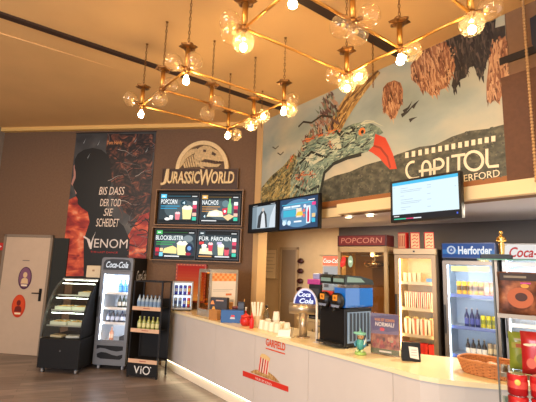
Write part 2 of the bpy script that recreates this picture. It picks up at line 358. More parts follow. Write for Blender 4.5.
def ptext(s_, a, b, y, mm, **k):       # lettering between two picture corners on the sheet
    (xa, za), (xb, zb_) = pq(a, b); m.use(mm).text(s_, xa, xb, zb_, za, y, **k)
ptext('Tom Hardy', (107.5, 141), (122.5, 145.5), -.011, ORG, bold=.02)
ptext('BIS DASS', (100, 187), (124.5, 195), -.011, PALE, shear=.15, bold=0)
ptext('DER TOD', (101, 199), (121, 206.5), -.011, PALE, shear=.1)
ptext('SIE', (104.5, 208.5), (113, 216), -.011, PALE, shear=.2)
ptext('SCHEIDET', (97, 218.5), (119, 227), -.011, PALE, shear=.15)
ptext('VENOM', (87, 238.5), (127.5, 248.5), -.011, mat((214, 206, 200), .45))
m.use(mat((214, 206, 200), .45)).ribbon(pq((84, 236.5), (89.5, 240), (91, 248)), .03, -.0112).ribbon(pq((91, 249), (93, 239), (96.5, 231)), .034, -.0113, True)
ptext('THE LAST DANCE', (91, 251), (118, 253.5), -.011, mat((186, 40, 34), .5))
m.build('sheet', t)
B(BLACK).cyl((-PW - .01, -.008, PH), (PW + .01, -.008, PH), .008).build('hanging_rail', t)

# ---- cut-out sign with arch above the menu boards
GOLD = mat((228, 200, 146), .5, noise=.08, nscale=30); GOLDD = mat((92, 68, 44), .6, noise=.15, nscale=25); BROWN = mat((66, 44, 30), .6)
xa, za = BW.hit(162, 189.5); xb, zb2 = BW.hit(239.5, 169)
sx = (xa + xb) / 2; hw = (xb - xa) / 2; z0 = za
t = thing('film_sign', 'beige cut-out sign with fossil dinosaur under an arch above the menu screens', 'sign'); place(t, BW, sx, -.004, z0)
def sq(*pts): return [(lambda h: (h[0] - sx, h[1] - z0))(BW.hit(*p)) for p in pts]
hb = sq((200, 169))[0][1]
B(BROWN).box(-hw, hw, -.05, 0, .0, hb).build('backboard', t)
cx_, cz_ = sq((203, 170))[0]; ra = sq((229.5, 168))[0][0] - cx_; rz = sq((203, 142))[0][1] - cz_
arc = lambda r, n=40: [(cx_ + ra * r * math.cos(PI * k / n), cz_ + rz * r * math.sin(PI * k / n)) for k in range(n + 1)]
B(GOLDD).prism([(p[0], p[1]) for p in arc(.93)] , -.03, 0).build('arch_panel', t)
o_, i_ = arc(1.0), arc(.86)
mb = B(GOLD)
for k in range(40): mb.prism([o_[k], o_[k + 1], i_[k + 1], i_[k]], -.075, 0)
mb.build('arch_ring', t)
fz = B(mat((200, 170, 118), .5, noise=.25, nscale=30))            # fossil: skull, jaw, spine, ribs, arm
for pts in (((196, 154), (200, 149), (205, 146.5), (211, 147.5), (217, 151), (223, 155), (226, 159), (225, 162), (220, 162.5), (213, 161), (206, 160), (202, 162), (197, 160)),
            ((201, 163), (208, 163.2), (216, 165.2), (222, 165), (219, 168), (210, 168), (202, 166.5)),
            ((178, 167), (181, 160), (186, 154), (192, 150.5), (198, 149.5), (200, 153), (194, 155), (188, 159), (184, 166), (181, 169))):
    fz.prism(sq(*pts), -.065, -.025)
for k in range(8):
    fz.prism(sq((183 + 2.3 * k, 160 - k * .9), (184.6 + 2.3 * k, 159.4 - k * .9), (187 + 2.3 * k, 168.4 - .2 * k), (185.4 + 2.3 * k, 168.8 - .2 * k)), -.055, -.026)
fz.prism(sq((194, 161), (197.5, 161), (206, 169), (203, 169.5)), -.058, -.026)
fz.use(BROWN).flat(sq((204.5, 150.5), (207.5, 151), (207, 153.3), (204.3, 152.8)), -.0665).flat(sq((213.5, 152.5), (217.5, 155), (216, 157), (212.5, 155.5)), -.0665)
for k in range(6): fz.flat(sq((206 + 2.8 * k, 161.5 + .1 * k), (207.8 + 2.8 * k, 161.8 + .1 * k), (207.2 + 2.8 * k, 164.6 + .1 * k)), -.0665)
fz.build('fossil_relief', t)
lt = B(GOLD)
def stext(s_, a, b, tt=.03):
    (x_a, z_a), (x_b, z_b) = sq(a, b); lt.text(s_, x_a, x_b, z_b, z_a, -.051, t=tt, shear=.12, bold=.02)
stext('J', (163.5, 170), (170, 186)); stext('URASSIC', (169.5, 172.5), (201, 184.5)); stext('W', (201.5, 170.5), (213.5, 186)); stext('ORLD', (213, 172.5), (235, 184.5))
lt.build('lettering', t)
B(GOLDD).box(-hw, hw, -.065, -.051, hb - .02, hb).box(-hw, -hw + .02, -.065, -.051, .02, hb - .02).box(hw - .02, hw, -.065, -.051, .02, hb - .02).build('border', t)

# ---- screens
def screen_mesh(t, w, h, items, bg, y=-.001, s=1.0):
    m = B(em(bg, s)).box(-w / 2, w / 2, y - .001, y, 0, h); n = 0
    for it in items:
        k = it[0]; n += 1; yy = y - .0015 - n * .0002
        X = lambda u: (u - .5) * w
        Z = lambda v: v * h
        m.use(em(it[-1], s))
        if k == 'r': m.rect(X(it[1]), X(it[3]), Z(it[2]), Z(it[4]), yy)
        elif k == 'd': m.disc(X(it[1]), Z(it[2]), it[3] * w, it[4] * h, yy)
        elif k == 't': m.text(it[5], X(it[1]), X(it[3]), Z(it[2]), Z(it[4]), yy, bold=.01)
        elif k == 'p': m.flat([(X(a), Z(b)) for a, b in it[1]], yy)
        elif k == 'x': m.ribbon([(X(a), Z(b)) for a, b in it[1]], it[2] * w, yy)
    m.build('display', t)
def swatches(u=.86): return [('r', u, .62, u + .10, .74, (235, 232, 226)), ('r', u, .49, u + .10, .60, (226, 70, 100)), ('r', u, .36, u + .10, .47, (110, 30, 52)), ('r', u, .23, u + .10, .34, (232, 180, 160)), ('r', u, .08, u + .10, .20, (60, 190, 160))]
def cup(u, v, w, h, c1, c2):
    return [('p', [(u - w * .38, v), (u + w * .38, v), (u + w * .5, v + h), (u - w * .5, v + h)], c1), ('d', u, v + h, w * .52, h * .16, c2), ('d', u - w * .2, v + h * 1.1, w * .2, h * .13, c2), ('d', u + w * .2, v + h * 1.1, w * .2, h * .13, c2)]
BGS = (44, 56, 62)
def menu(name_px, title, tagc, textc, extra, label, sw=True):
    (ax, az), (bx, bz) = BW.hit(*name_px[0], -.06), BW.hit(*name_px[1], -.06); w, h = bx - ax - .012, az - bz - .02; bz += .01
    t = thing('menu_screen', label, 'screen', group='menu screens on the brown wall'); place(t, BW, (ax + bx) / 2, -.055, bz)
    b = .018
    B(BLACK).box(-w / 2, w / 2, .0, .045, -.0, h).box(-w / 2, w / 2, -.006, 0, 0, b).box(-w / 2, w / 2, -.006, 0, h - b, h).box(-w / 2, -w / 2 + b, -.006, 0, b, h - b).box(w / 2 - b, w / 2, -.006, 0, b, h - b).build('bezel_frame', t)
    g = bpy.data.objects.new('panel', None)
    it = [('r', 0, .0, 1, .10, (24, 28, 30)), ('d', .55, .45, .42, .34, (72, 88, 94)), ('r', 0, .86, 1, 1, (20, 24, 26)), ('r', .02, .84, .17, .98, tagc), ('r', .05, .89, .13, .93, (215, 224, 226)),
          ('r', .19, .90, .80, .925, tuple(int(c * .5) for c in tagc)), ('r', .83, .892, .96, .922, (200, 204, 204))]
    it += extra
    if sw: it += swatches()
    inner = w - 2 * b
    m0 = len(it)
    screen_mesh(t, inner, h - 2 * b, it, BGS, -.001, 1.5)
    t.children[-1].location.z = b
    return t
def lines(u0, v0, u1, n, c, dv=.055): return [('r', u0, v0 - k * dv - .028, u1 - .06 * ((k * 7) % 3), v0 - k * dv, c) for k in range(n)]
menu(((159.5, 192), (198.5, 224.5)), 'POPCORN', (90, 190, 225), (60, 150, 190),
     [('t', .03, .64, .45, .80, 'POPCORN', (232, 236, 236))] + lines(.03, .58, .52, 2, (40, 150, 190), .08) + cup(.72, .12, .26, .38, (238, 222, 150), (250, 244, 210)) + cup(.48, .10, .13, .22, (226, 120, 130), (240, 200, 200)) + cup(.32, .10, .10, .12, (230, 226, 220), (250, 248, 240)) + [('d', .22, .12, .07, .05, (235, 235, 230)), ('d', .62, .68, .08, .09, (20, 60, 72)), ('t', .59, .63, .66, .73, '4', (200, 225, 235))],
     'menu screen with pale blue tag and popcorn cups, upper row beside the poster')
menu(((200.5, 193), (240, 225)), 'NACHOS', (206, 160, 84), (190, 140, 70),
     [('t', .03, .64, .45, .80, 'NACHOS', (232, 236, 236))] + lines(.03, .58, .5, 3, (190, 132, 66), .08) + [('p', [(.16, .22), (.22, .40), (.40, .46), (.56, .40), (.60, .22)], (236, 224, 190)), ('d', .36, .32, .12, .08, (250, 244, 224)), ('d', .64, .68, .09, .12, (96, 122, 128)), ('p', [(.70, .34), (.80, .34), (.80, .62), (.77, .72), (.77, .86), (.73, .86), (.73, .72), (.70, .62)], (126, 200, 130)), ('p', [(.56, .50), (.70, .54), (.68, .32), (.58, .28)], (204, 50, 70)), ('d', .63, .41, .03, .05, (245, 230, 230)), ('p', [(.58, .22), (.74, .32), (.88, .24), (.72, .08)], (216, 190, 140)), ('t', .08, .17, .13, .28, '4', (200, 225, 235)), ('r', .03, .06, .42, .09, (225, 225, 225))],
     'menu screen with tan tag, green bottle and nacho tray, upper row under the fossil')
menu(((155, 228), (195.5, 260.5)), 'BLOCKBUSTER', (70, 170, 90), (60, 160, 80),
     [('t', .01, .64, .70, .80, 'BLOCKBUSTER', (226, 232, 230)), ('d', .82, .70, .12, .12, (120, 132, 136))] + lines(.03, .58, .5, 2, (60, 160, 84), .08) + [('p', [(.20, .18), (.24, .34), (.45, .44), (.55, .36), (.55, .16)], (232, 210, 140))] + cup(.68, .12, .26, .40, (240, 226, 160), (250, 244, 220)) + [('r', .02, .22, .11, .36, (206, 50, 70)), ('r', .02, .08, .11, .18, (130, 36, 52)), ('r', .12, .06, .21, .20, (120, 200, 225)), ('r', .13, .23, .21, .35, (232, 200, 150)), ('d', .86, .34, .10, .20, (34, 44, 66)), ('d', .86, .36, .05, .08, (110, 150, 200)), ('d', .84, .16, .07, .05, (160, 40, 60)), ('r', .25, .05, .62, .09, (225, 225, 225))],
     'menu screen with green tag and one big popcorn cup, lower row, nearer the poster', False)
menu(((197.5, 229), (238.5, 261)), 'FUER', (52, 66, 72), (60, 60, 60),
     [('t', .02, .64, .27, .82, 'FÜR', (228, 232, 230)), ('t', .33, .64, .82, .82, 'PÄRCHEN', (228, 232, 230)), ('r', .03, .50, .15, .60, (206, 60, 60)), ('p', [(.04, .16), (.06, .34), (.34, .38), (.38, .14)], (236, 220, 180))] + cup(.16, .24, .13, .22, (226, 214, 200), (250, 246, 230)) + cup(.32, .26, .12, .26, (200, 60, 80), (240, 200, 200)) + cup(.58, .12, .16, .34, (238, 222, 160), (250, 244, 220)) + cup(.73, .12, .13, .24, (206, 80, 96), (70, 40, 50)) + [('r', .48, .5, .60, .6, (190, 180, 210)), ('r', .03, .05, .36, .09, (210, 150, 90)), ('r', .44, .05, .80, .09, (225, 225, 225))],
     'menu screen without coloured tag showing two picture pairs, lower row, nearer the pillar')
def tray_frame(c0, c1, label):
    (ax, az), (bx, bz) = BW.hit(*c0, -.05), BW.hit(*c1, -.05)
    t = thing('screen_surround', label, 'frame', group='wooden surrounds of the menu screens'); place(t, BW, (ax + bx) / 2, -.002, bz); w, h = bx - ax, az - bz; e = .018
    B(WOODF).box(-w / 2, w / 2, -.09, 0, 0, e).box(-w / 2, w / 2, -.09, 0, h - e, h).box(-w / 2, -w / 2 + e, -.09, 0, e, h - e).box(w / 2 - e, w / 2, -.09, 0, e, h - e).build('frame', t)
    B(MATBLACK).box(-w / 2 + e, w / 2 - e, -.006, 0, e, h - e).build('back_panel', t)
tray_frame((157.2, 189.6), (242.4, 226.8), 'wooden box surround of the upper pair of menu screens')
tray_frame((152.9, 226.9), (240.6, 263), 'wooden box surround of the lower pair of menu screens')

# ---- mural on the bulkhead, printed on one sheet
SKY = ramp_mat('sky_print', [(.25, (126, 142, 138)), (.45, (158, 168, 156)), (.62, (190, 184, 158)), (.8, (214, 200, 170))], .9, 5, (1, 1, 1.6), .45, .3)
HILL = ramp_mat('forest_print', [(.3, (44, 46, 40)), (.5, (72, 74, 62)), (.7, (108, 104, 84))], 9, 10, (1, 1, 1.4), .5)
ROCK = ramp_mat('rock_print', [(.32, (62, 36, 26)), (.46, (128, 78, 52)), (.6, (186, 132, 92)), (.75, (222, 184, 140))], 6, 10, (2.2, 1, .9), .5, .6)
ROCKD = ramp_mat('dark_rock_print', [(.3, (24, 24, 26)), (.55, (52, 48, 46)), (.75, (86, 72, 62))], 7, 10, (1.6, 1, .8), .5)
TEAL = ramp_mat('plumage_print', [(.34, (60, 72, 66)), (.48, (112, 132, 114)), (.6, (150, 166, 140)), (.72, (180, 192, 164))], 6, 9, (1, 1, 1.3), .45, 1.6)
WING = ramp_mat('wing_print', [(.32, (92, 64, 38)), (.48, (170, 132, 72)), (.65, (206, 172, 104))], 7, 9, (2.5, 1, .7), .45, .6, rot=(0, .7, 0))
WINGD = ramp_mat('feather_print', [(.34, (40, 40, 30)), (.47, (110, 104, 70)), (.6, (162, 146, 92)), (.75, (196, 178, 120))], 9, 9, (1.4, 1, 1.4), .45, 1.5)
PLUM = ramp_mat('plume_print', [(.32, (48, 34, 34)), (.5, (120, 88, 78)), (.65, (160, 122, 104))], 8, 9, (1, 1, 1), .45, 1.)
xl = .035; xr, _ = MW.hit(510.5, 100); zt, zb = 4.165, 2.58
t = thing('mural_print', 'wide wall print of a green bird, floating rocks and hills above the counter', 'mural'); place(t, MW, xl, -.002, zb); MWd, MH = xr - xl, zt - zb
def mq(*pts): return [(lambda h: (max(0, min(MWd, h[0] - xl)), max(0, min(MH, h[1] - zb))))(MW.hit(*p)) for p in pts]
m = B(SKY).box(0, MWd, -.006, 0, 0, MH)
m.use(HILL).flat(mq((322, 182), (335, 176), (350, 172), (366, 165), (384, 160), (402, 153), (420, 147), (436, 145), (452, 137), (470, 131), (488, 129), (515, 122), (520, 190), (320, 205)), -.0075)
m.use(ROCK).flat(mq((383.7, 88), (388, 83), (395, 80.5), (401, 83), (403.5, 90), (403, 103), (399, 110), (396, 118), (391, 119.5), (388, 114), (384, 112), (382.5, 100)), -.008)
m.flat(mq((411, 66), (420, 50), (436, 42), (452, 40), (458, 52), (456, 66), (451, 80), (447, 88), (441, 90), (437, 95), (431, 96), (427, 91), (422, 91), (418, 84), (412, 80)), -.008)
m.use(ROCKD).flat(mq((446, 40), (470, 26), (496, 14), (495, 40), (491, 52), (486, 66), (483, 77), (478, 76), (475, 66), (470, 68), (466, 78), (461, 80), (455, 92), (452, 86), (456, 66)), -.0085)
m.use(ROCK).flat(mq((491, 40), (500, 30), (514, 26), (514, 80), (507, 90), (503, 94), (499, 104), (495, 100), (491, 104), (487, 100), (487, 84), (489, 66)), -.0088)
m.use(ROCKD).flat(mq((489, 30), (514, 22), (514, 40), (506, 36), (498, 44), (491, 40)), -.0089)
for a, b, c in (((404, 112), (409, 108), (413, 101)), ((402, 116), (408, 112), (417, 102)), ((410, 121), (413, 119), (418, 117)), ((413, 108), (416, 104), (420, 100))): m.use(ROCKD).ribbon(mq(a, b, c), .05, -.008, True)
for a in ((276, 149), (281, 155)): m.use(mat((90, 84, 72), .5)).ribbon(mq((a[0] - 3, a[1] - 2), a, (a[0] + 3, a[1] - 3)), .02, -.008)
# brush strokes that follow plumage, rock and forest
def inside(pt, poly):
    x, y = pt; c = False
    for i in range(len(poly)):
        (x1, y1), (x2, y2) = poly[i], poly[i - 1]
        if (y1 > y) != (y2 > y) and x < (x2 - x1) * (y - y1) / (y2 - y1) + x1: c = not c
    return c
fr_ = random.Random(11)
def feather(poly, n, cols, length, wid, ang, jit, y):
    xs = [a[0] for a in poly]; ys = [a[1] for a in poly]; k = 0
    while k < n:
        c = (fr_.uniform(min(xs), max(xs)), fr_.uniform(min(ys), max(ys)))
        if not inside(c, poly): continue
        a = R(ang(*c) if callable(ang) else ang) + fr_.uniform(-jit, jit); L_ = length * fr_.uniform(.5, 1)
        e = (c[0] + L_ * math.cos(a), c[1] - L_ * math.sin(a))
        if not inside(e, poly): e = ((c[0] + e[0]) / 2, (c[1] + e[1]) / 2)
        mid_ = ((c[0] + e[0]) / 2 + fr_.uniform(-.6, .6), (c[1] + e[1]) / 2 + fr_.uniform(-.6, .6))
        m.use(mat(fr_.choice(cols), .5)).ribbon(mq(c, mid_, e), wid * fr_.uniform(.5, 1), y - k * .000002, True); k += 1
RC = [(206, 164, 122), (190, 142, 102), (136, 88, 62), (104, 66, 48), (200, 154, 112), (160, 108, 76)]
RKC = [(30, 30, 34), (64, 58, 54), (92, 80, 70), (44, 42, 44)]
feather(((383.7, 88), (388, 83), (395, 80.5), (401, 83), (403.5, 90), (403, 103), (399, 110), (396, 118), (391, 119.5), (388, 114), (384, 112), (382.5, 100)), 130, RC, 13, .022, -85, .35, -.0082)
feather(((411, 66), (420, 50), (436, 42), (452, 40), (458, 52), (456, 66), (451, 80), (447, 88), (441, 90), (437, 95), (431, 96), (427, 91), (422, 91), (418, 84), (412, 80)), 300, RC, 16, .026, -80, .35, -.0082)
feather(((446, 40), (470, 26), (496, 14), (495, 40), (491, 52), (486, 66), (483, 77), (478, 76), (475, 66), (470, 68), (466, 78), (461, 80), (455, 92), (452, 86), (456, 66)), 240, RKC, 16, .03, -80, .35, -.0087)
feather(((491, 40), (500, 36), (511, 40), (511, 80), (507, 90), (503, 94), (499, 104), (495, 100), (491, 104), (487, 100), (487, 84), (489, 66)), 190, RC, 15, .022, -85, .3, -.0090)
feather(((322, 182), (350, 172), (384, 160), (402, 153), (436, 145), (470, 131), (510, 124), (510, 180), (330, 198)), 420, [(56, 62, 54), (74, 80, 68), (90, 92, 76), (104, 102, 84), (64, 66, 60)], 3, .045, 80, .8, -.0077)
# the bird
m.use(WING).flat(mq((326, 132), (336, 112), (346, 96), (358, 82), (378, 70), (381, 73), (366, 92), (356, 106), (347, 120), (341, 132)), -.0090)
m.use(mat((92, 64, 40), .5)).ribbon(mq((330, 130), (345, 102), (379, 71)), .03, -.0092).ribbon(mq((338, 128), (354, 100), (376, 74)), .018, -.0092)
m.use(WINGD).flat(mq((262, 206), (262, 188), (272, 176), (284, 166), (294, 154), (303, 160), (304, 184), (296, 206)), -.0091)
m.use(TEAL).flat(mq((290, 206), (291, 182), (295, 166), (299, 152), (305, 142), (318, 136), (334, 131), (345, 128), (354, 124), (363, 122), (373, 124), (380, 128), (384, 133), (378, 136), (374, 146), (368, 152), (361, 154), (352, 155), (343, 159), (331, 166), (325, 172), (322.5, 184), (321, 193), (316, 206)), -.0095)
feather(((318, 120), (322, 100), (330, 92), (337, 100), (341, 116), (338, 131), (326, 134), (312, 140), (304, 156), (299, 160), (303, 144), (310, 130)), 150, [(96, 70, 64), (150, 110, 92), (60, 46, 46), (110, 120, 96), (176, 140, 112)], 13, .055, 112, .5, -.0096)
m.use(mat((52, 44, 34), .5)).ribbon(mq((299, 127), (304, 122), (312, 123), (322, 116), (333, 117)), .03, -.0103)
BC = [(76, 96, 86), (128, 154, 134), (164, 182, 154), (50, 58, 54), (104, 134, 122), (190, 198, 170), (142, 160, 136), (118, 142, 122)]
NECK = ((300, 170), (305, 145), (318, 137), (334, 132), (345, 129), (354, 125), (363, 123), (373, 125), (376, 137), (373, 146), (367, 151), (352, 154), (343, 158), (331, 165), (323, 172), (320, 192), (314, 202), (293, 202), (296, 180))
feather(NECK, 620, BC, 9, .026, lambda x, y: 200 + (x - 300) * .15 if y < 160 else 245, .45, -.0097)
feather(((262, 204), (262, 190), (272, 178), (284, 168), (294, 156), (302, 162), (302, 184), (296, 204)), 190, [(196, 178, 116), (150, 136, 84), (92, 88, 60), (64, 66, 52), (176, 150, 84), (110, 124, 96)], 10, .035, 235, .4, -.0094)
feather(((328, 131), (336, 113), (346, 97), (358, 83), (378, 71), (366, 91), (356, 105), (347, 119), (341, 131)), 80, [(214, 182, 116), (176, 136, 76), (120, 86, 50), (196, 156, 90)], 12, .03, 232, .12, -.0091)
OC_ = [(214, 104, 48), (186, 72, 36), (226, 140, 74), (150, 56, 34)]
feather(((300, 141), (316, 135.5), (328, 131.5), (340, 129), (339, 133), (326, 136), (314, 139.5), (303, 143.5)), 40, OC_, 8, .022, 14, .25, -.0104)
feather(((294, 176), (304, 170), (312, 172), (320, 173), (316, 178), (308, 177), (298, 182)), 34, OC_, 7, .022, 20, .5, -.0104)
feather(((285, 168), (290, 158), (296, 153), (293, 162), (287, 170)), 18, OC_, 7, .022, 55, .3, -.0104)
feather(((326, 145), (331, 139), (337, 147), (333, 150)), 16, OC_, 5, .02, 120, .5, -.0104)
feather(((303, 176), (309, 174), (308, 188), (303, 196), (298, 192)), 12, OC_, 6, .016, 260, .4, -.0104)
m.use(mat((34, 40, 36), .5)).ribbon(mq((318, 205), (322, 188), (325, 173), (334, 164), (348, 158), (362, 154.5)), .05, -.0105).ribbon(mq((336, 131), (344, 138), (343, 148), (338, 154)), .04, -.0105, True).ribbon(mq((352, 127), (357, 136), (356, 146), (351, 152)), .035, -.0105, True).ribbon(mq((300, 164), (312, 152), (326, 158), (334, 150)), .04, -.0105).ribbon(mq((296, 186), (308, 192), (320, 186)), .04, -.0105).ribbon(mq((344, 148), (352, 142), (362, 147), (370, 142)), .035, -.0105).ribbon(mq((341, 132), (350, 134), (356, 128)), .03, -.0105).ribbon(mq((305, 148), (318, 143), (328, 146)), .02, -.0105)
m.use(mat((196, 198, 166), .5)).flat(mq((306, 160), (318, 148), (327, 150), (322, 160), (312, 166)), -.0102).flat(mq((330, 140), (340, 136), (342, 148), (336, 152)), -.0102).ribbon(mq((362, 124), (374, 122), (385, 127)), .03, -.0106, True).ribbon(mq((358, 127), (366, 121), (377, 121)), .03, -.0106, True)
m.use(mat((196, 60, 36), .4)).flat(mq((376, 134), (381, 136), (386, 138), (390, 146), (393.5, 154), (396, 163), (397.5, 169), (390.5, 169.5), (386, 165), (380, 158), (373, 153), (369, 151), (374, 146)), -.0107)
m.use(mat((140, 36, 26), .4)).ribbon(mq((374, 146), (381, 148), (388, 157), (391, 168)), .025, -.0109)
m.use(mat((224, 120, 48), .4)).disc(*mq((362.5, 132))[0], .055, .055, -.0108).use(mat((30, 24, 20), .4)).disc(*mq((363, 132))[0], .025, .025, -.0110)
# cinema lettering with a film-perforation row
CR = mat((236, 222, 190), .5)
for k in range(14):
    px = 407.5 + 6.65 * k; py = 155.2 - (px - 407.5) * .189; s_ = 1.7 + .35 * k / 13
    m.use(CR).flat(mq((px - s_, py - 2.4), (px + s_, py - 2.9), (px + s_, py + 2.8), (px - s_, py + 3.1)), -.0112)
def stroke(w_, *pts): m.use(CR).ribbon(mq(*pts), w_, -.0113)
def arcp(cx, cy, rx, ry, a0, a1, n=14): return [(cx + rx * math.cos(R(a0 + (a1 - a0) * k / n)), cy - ry * math.sin(R(a0 + (a1 - a0) * k / n))) for k in range(n + 1)]
SW = .028
stroke(SW, *arcp(414, 170.5, 7, 8.5, 80, 270)); stroke(SW, (413, 179), (420, 177.8))
stroke(SW, (423, 177), (423, 168), *arcp(427, 167.5, 4, 6, 180, 0), (431, 176)); stroke(SW, (419.5, 171.5), (441, 168.6))
stroke(SW, (435, 176), (435, 160), (438.5, 159.5), *arcp(439.5, 163.6, 4.5, 4.4, 90, -90), (435, 169)); stroke(SW, (448.5, 173.8), (448.5, 157.2))
stroke(SW, (452, 156.6), (466, 154.6)); stroke(SW, (459.5, 172), (459.5, 155.5)); stroke(SW, *arcp(474.5, 161, 9, 9.3, 0, 360, 24)); stroke(SW, (487.5, 149), (487.5, 163), (489.5, 167), (499.5, 166))
(xa, za), (xb, zb_) = mq((434, 180), (500.5, 175)); zc = mq((500.5, 181.5))[0][1]
m.use(CR).text('KINO HERFORD', xa, xb, zc, za, -.0113)
m.build('sheet', t)
B(mat((214, 170, 100), .5)).box(-.0, MWd, -.012, -.0065, MH - .004, MH + .001).build('hanging_rail', t)
# loudspeaker at the right end of the bulkhead and a hanging chain
x, z = MW.hit(547, 42); t = thing('loudspeaker', 'dark slanted box high on the brown wall past the mural', 'speaker'); place(t, MW, x + .02, -.02, z - .22)
B(mat((22, 24, 36), .6)).prism([(-.08, .16), (-.02, .02), (.3, 0), (.3, .5), (-.08, .40)], -.16, 0).build('cabinet', t)
B(BLACK).box(.05, .2, 0, .018, .15, .35).build('wall_mount', t)

# ---- hanging televisions in front of the soffit
def hang_tv(c, w, h, zb, items, bg, label, s=1.3):
    t = thing('hanging_tv', label, 'television'); place(t, MW, c, -.25, zb); b = .022
    B(BLACK).bbox(-w / 2, w / 2, 0, .05, 0, h, .006).box(-w / 2, w / 2, -.008, 0, 0, b).box(-w / 2, w / 2, -.008, 0, h - b, h).box(-w / 2, -w / 2 + b, -.008, 0, b, h - b).box(w / 2 - b, w / 2, -.008, 0, b, h - b).build('bezel', t)
    screen_mesh(t, w - 2 * b, h - 2 * b, items, bg, -.001, s); t.children[-1].location.z = b
    B(MATBLACK).box(-.06, .06, .051, .2, h * .4, h * .6).cyl((0, .15, h * .5), (0, .15, 2.34 - zb), .02).build('mount', t)
    return t
x0, _ = MW.hit(248.5, 219, -.25); x1, _ = MW.hit(319.5, 211, -.25); mid, _ = MW.hit(279, 215, -.25)
ITM = [('r', .12, .10, .92, .92, (150, 166, 176)), ('p', [(.30, .12), (.34, .55), (.44, .72), (.50, .82), (.56, .72), (.62, .60), (.66, .12)], (52, 56, 60)), ('p', [(.42, .12), (.46, .62), (.52, .70), (.56, .56), (.60, .12)], (206, 210, 214)), ('d', .50, .78, .045, .07, (190, 180, 172)), ('r', .12, .10, .28, .92, (118, 134, 144)), ('p', [(.72, .12), (.76, .5), (.86, .8), (.92, .9), (.92, .12)], (196, 206, 214)), ('r', .14, .945, .30, .965, (170, 176, 180)), ('r', .76, .945, .90, .965, (170, 176, 180))]
hang_tv((x0 + mid) / 2, mid - x0 - .006, .47, 2.19, ITM, (14, 16, 20), 'hanging television showing a grey photograph, beside the mural pillar')
IT2 = [('d', .50, .5, .47, .46, (86, 132, 168)), ('r', .10, .70, .30, .76, (220, 234, 240)), ('r', .32, .70, .56, .76, (220, 234, 240)), ('r', .10, .65, .50, .68, (150, 196, 216)), ('r', .06, .80, .9, .83, (70, 170, 200)), ('r', .76, .87, .92, .90, (235, 235, 235)), ('r', .10, .40, .44, .62, (60, 170, 196)), ('r', .08, .16, .2, .32, (150, 190, 210)), ('d', .13, .20, .05, .08, (200, 220, 232)), ('d', .27, .20, .05, .08, (200, 220, 232)), ('r', .40, .20, .60, .25, (235, 240, 240)), ('r', .46, .36, .60, .66, (226, 210, 190)), ('p', [(.44, .42), (.50, .54), (.62, .54), (.64, .40)], (232, 190, 70)), ('d', .66, .56, .035, .06, (214, 110, 110)), ('d', .66, .40, .035, .06, (214, 110, 110)), ('d', .68, .7, .035, .06, (220, 220, 230)), ('r', .72, .14, .82, .70, (214, 232, 240)), ('p', [(.745, .18), (.795, .18), (.795, .48), (.775, .66), (.765, .66), (.745, .48)], (196, 30, 70)), ('r', .86, .70, .95, .80, (226, 60, 130)), ('r', .86, .32, .94, .44, (226, 190, 130)), ('r', .86, .16, .94, .28, (60, 180, 210))]
hang_tv((x1 + mid) / 2, x1 - mid - .006, .47, 2.19, IT2, (40, 66, 96), 'hanging television with a blue snack menu, next to the grey photograph screen')
x0, _ = MW.hit(391, 200, -.25); x1, _ = MW.hit(461.5, 195, -.25)
IT3 = [('r', 0, .92, 1, 1, (70, 180, 222)), ('r', 0, 0, 1, .15, (22, 26, 34)), ('r', .02, .02, .22, .045, (60, 190, 150)), ('r', .22, .02, .34, .045, (210, 60, 110)), ('r', .34, .02, .46, .045, (220, 224, 230)), ('r', .02, .092, .11, .112, (230, 230, 230)), ('r', .96, .05, .98, .09, (70, 100, 220))]
for v, u0, u1 in ((.82, .14, .26), (.76, .14, .48), (.72, .14, .46), (.62, .14, .2), (.52, .14, .34), (.46, .14, .47), (.42, .14, .44), (.32, .14, .3), (.26, .14, .22), (.82, .56, .62), (.76, .56, .62), (.6, .56, .61), (.46, .56, .62), (.28, .56, .61), (.86, .03, .05), (.7, .95, .97)): IT3.append(('r', u0, v, u1, v + .012, (168, 186, 196)))
hang_tv((x0 + x1) / 2, x1 - x0, .45, 2.19, IT3, (206, 226, 232), 'hanging television with a bright white page and blue title bar')

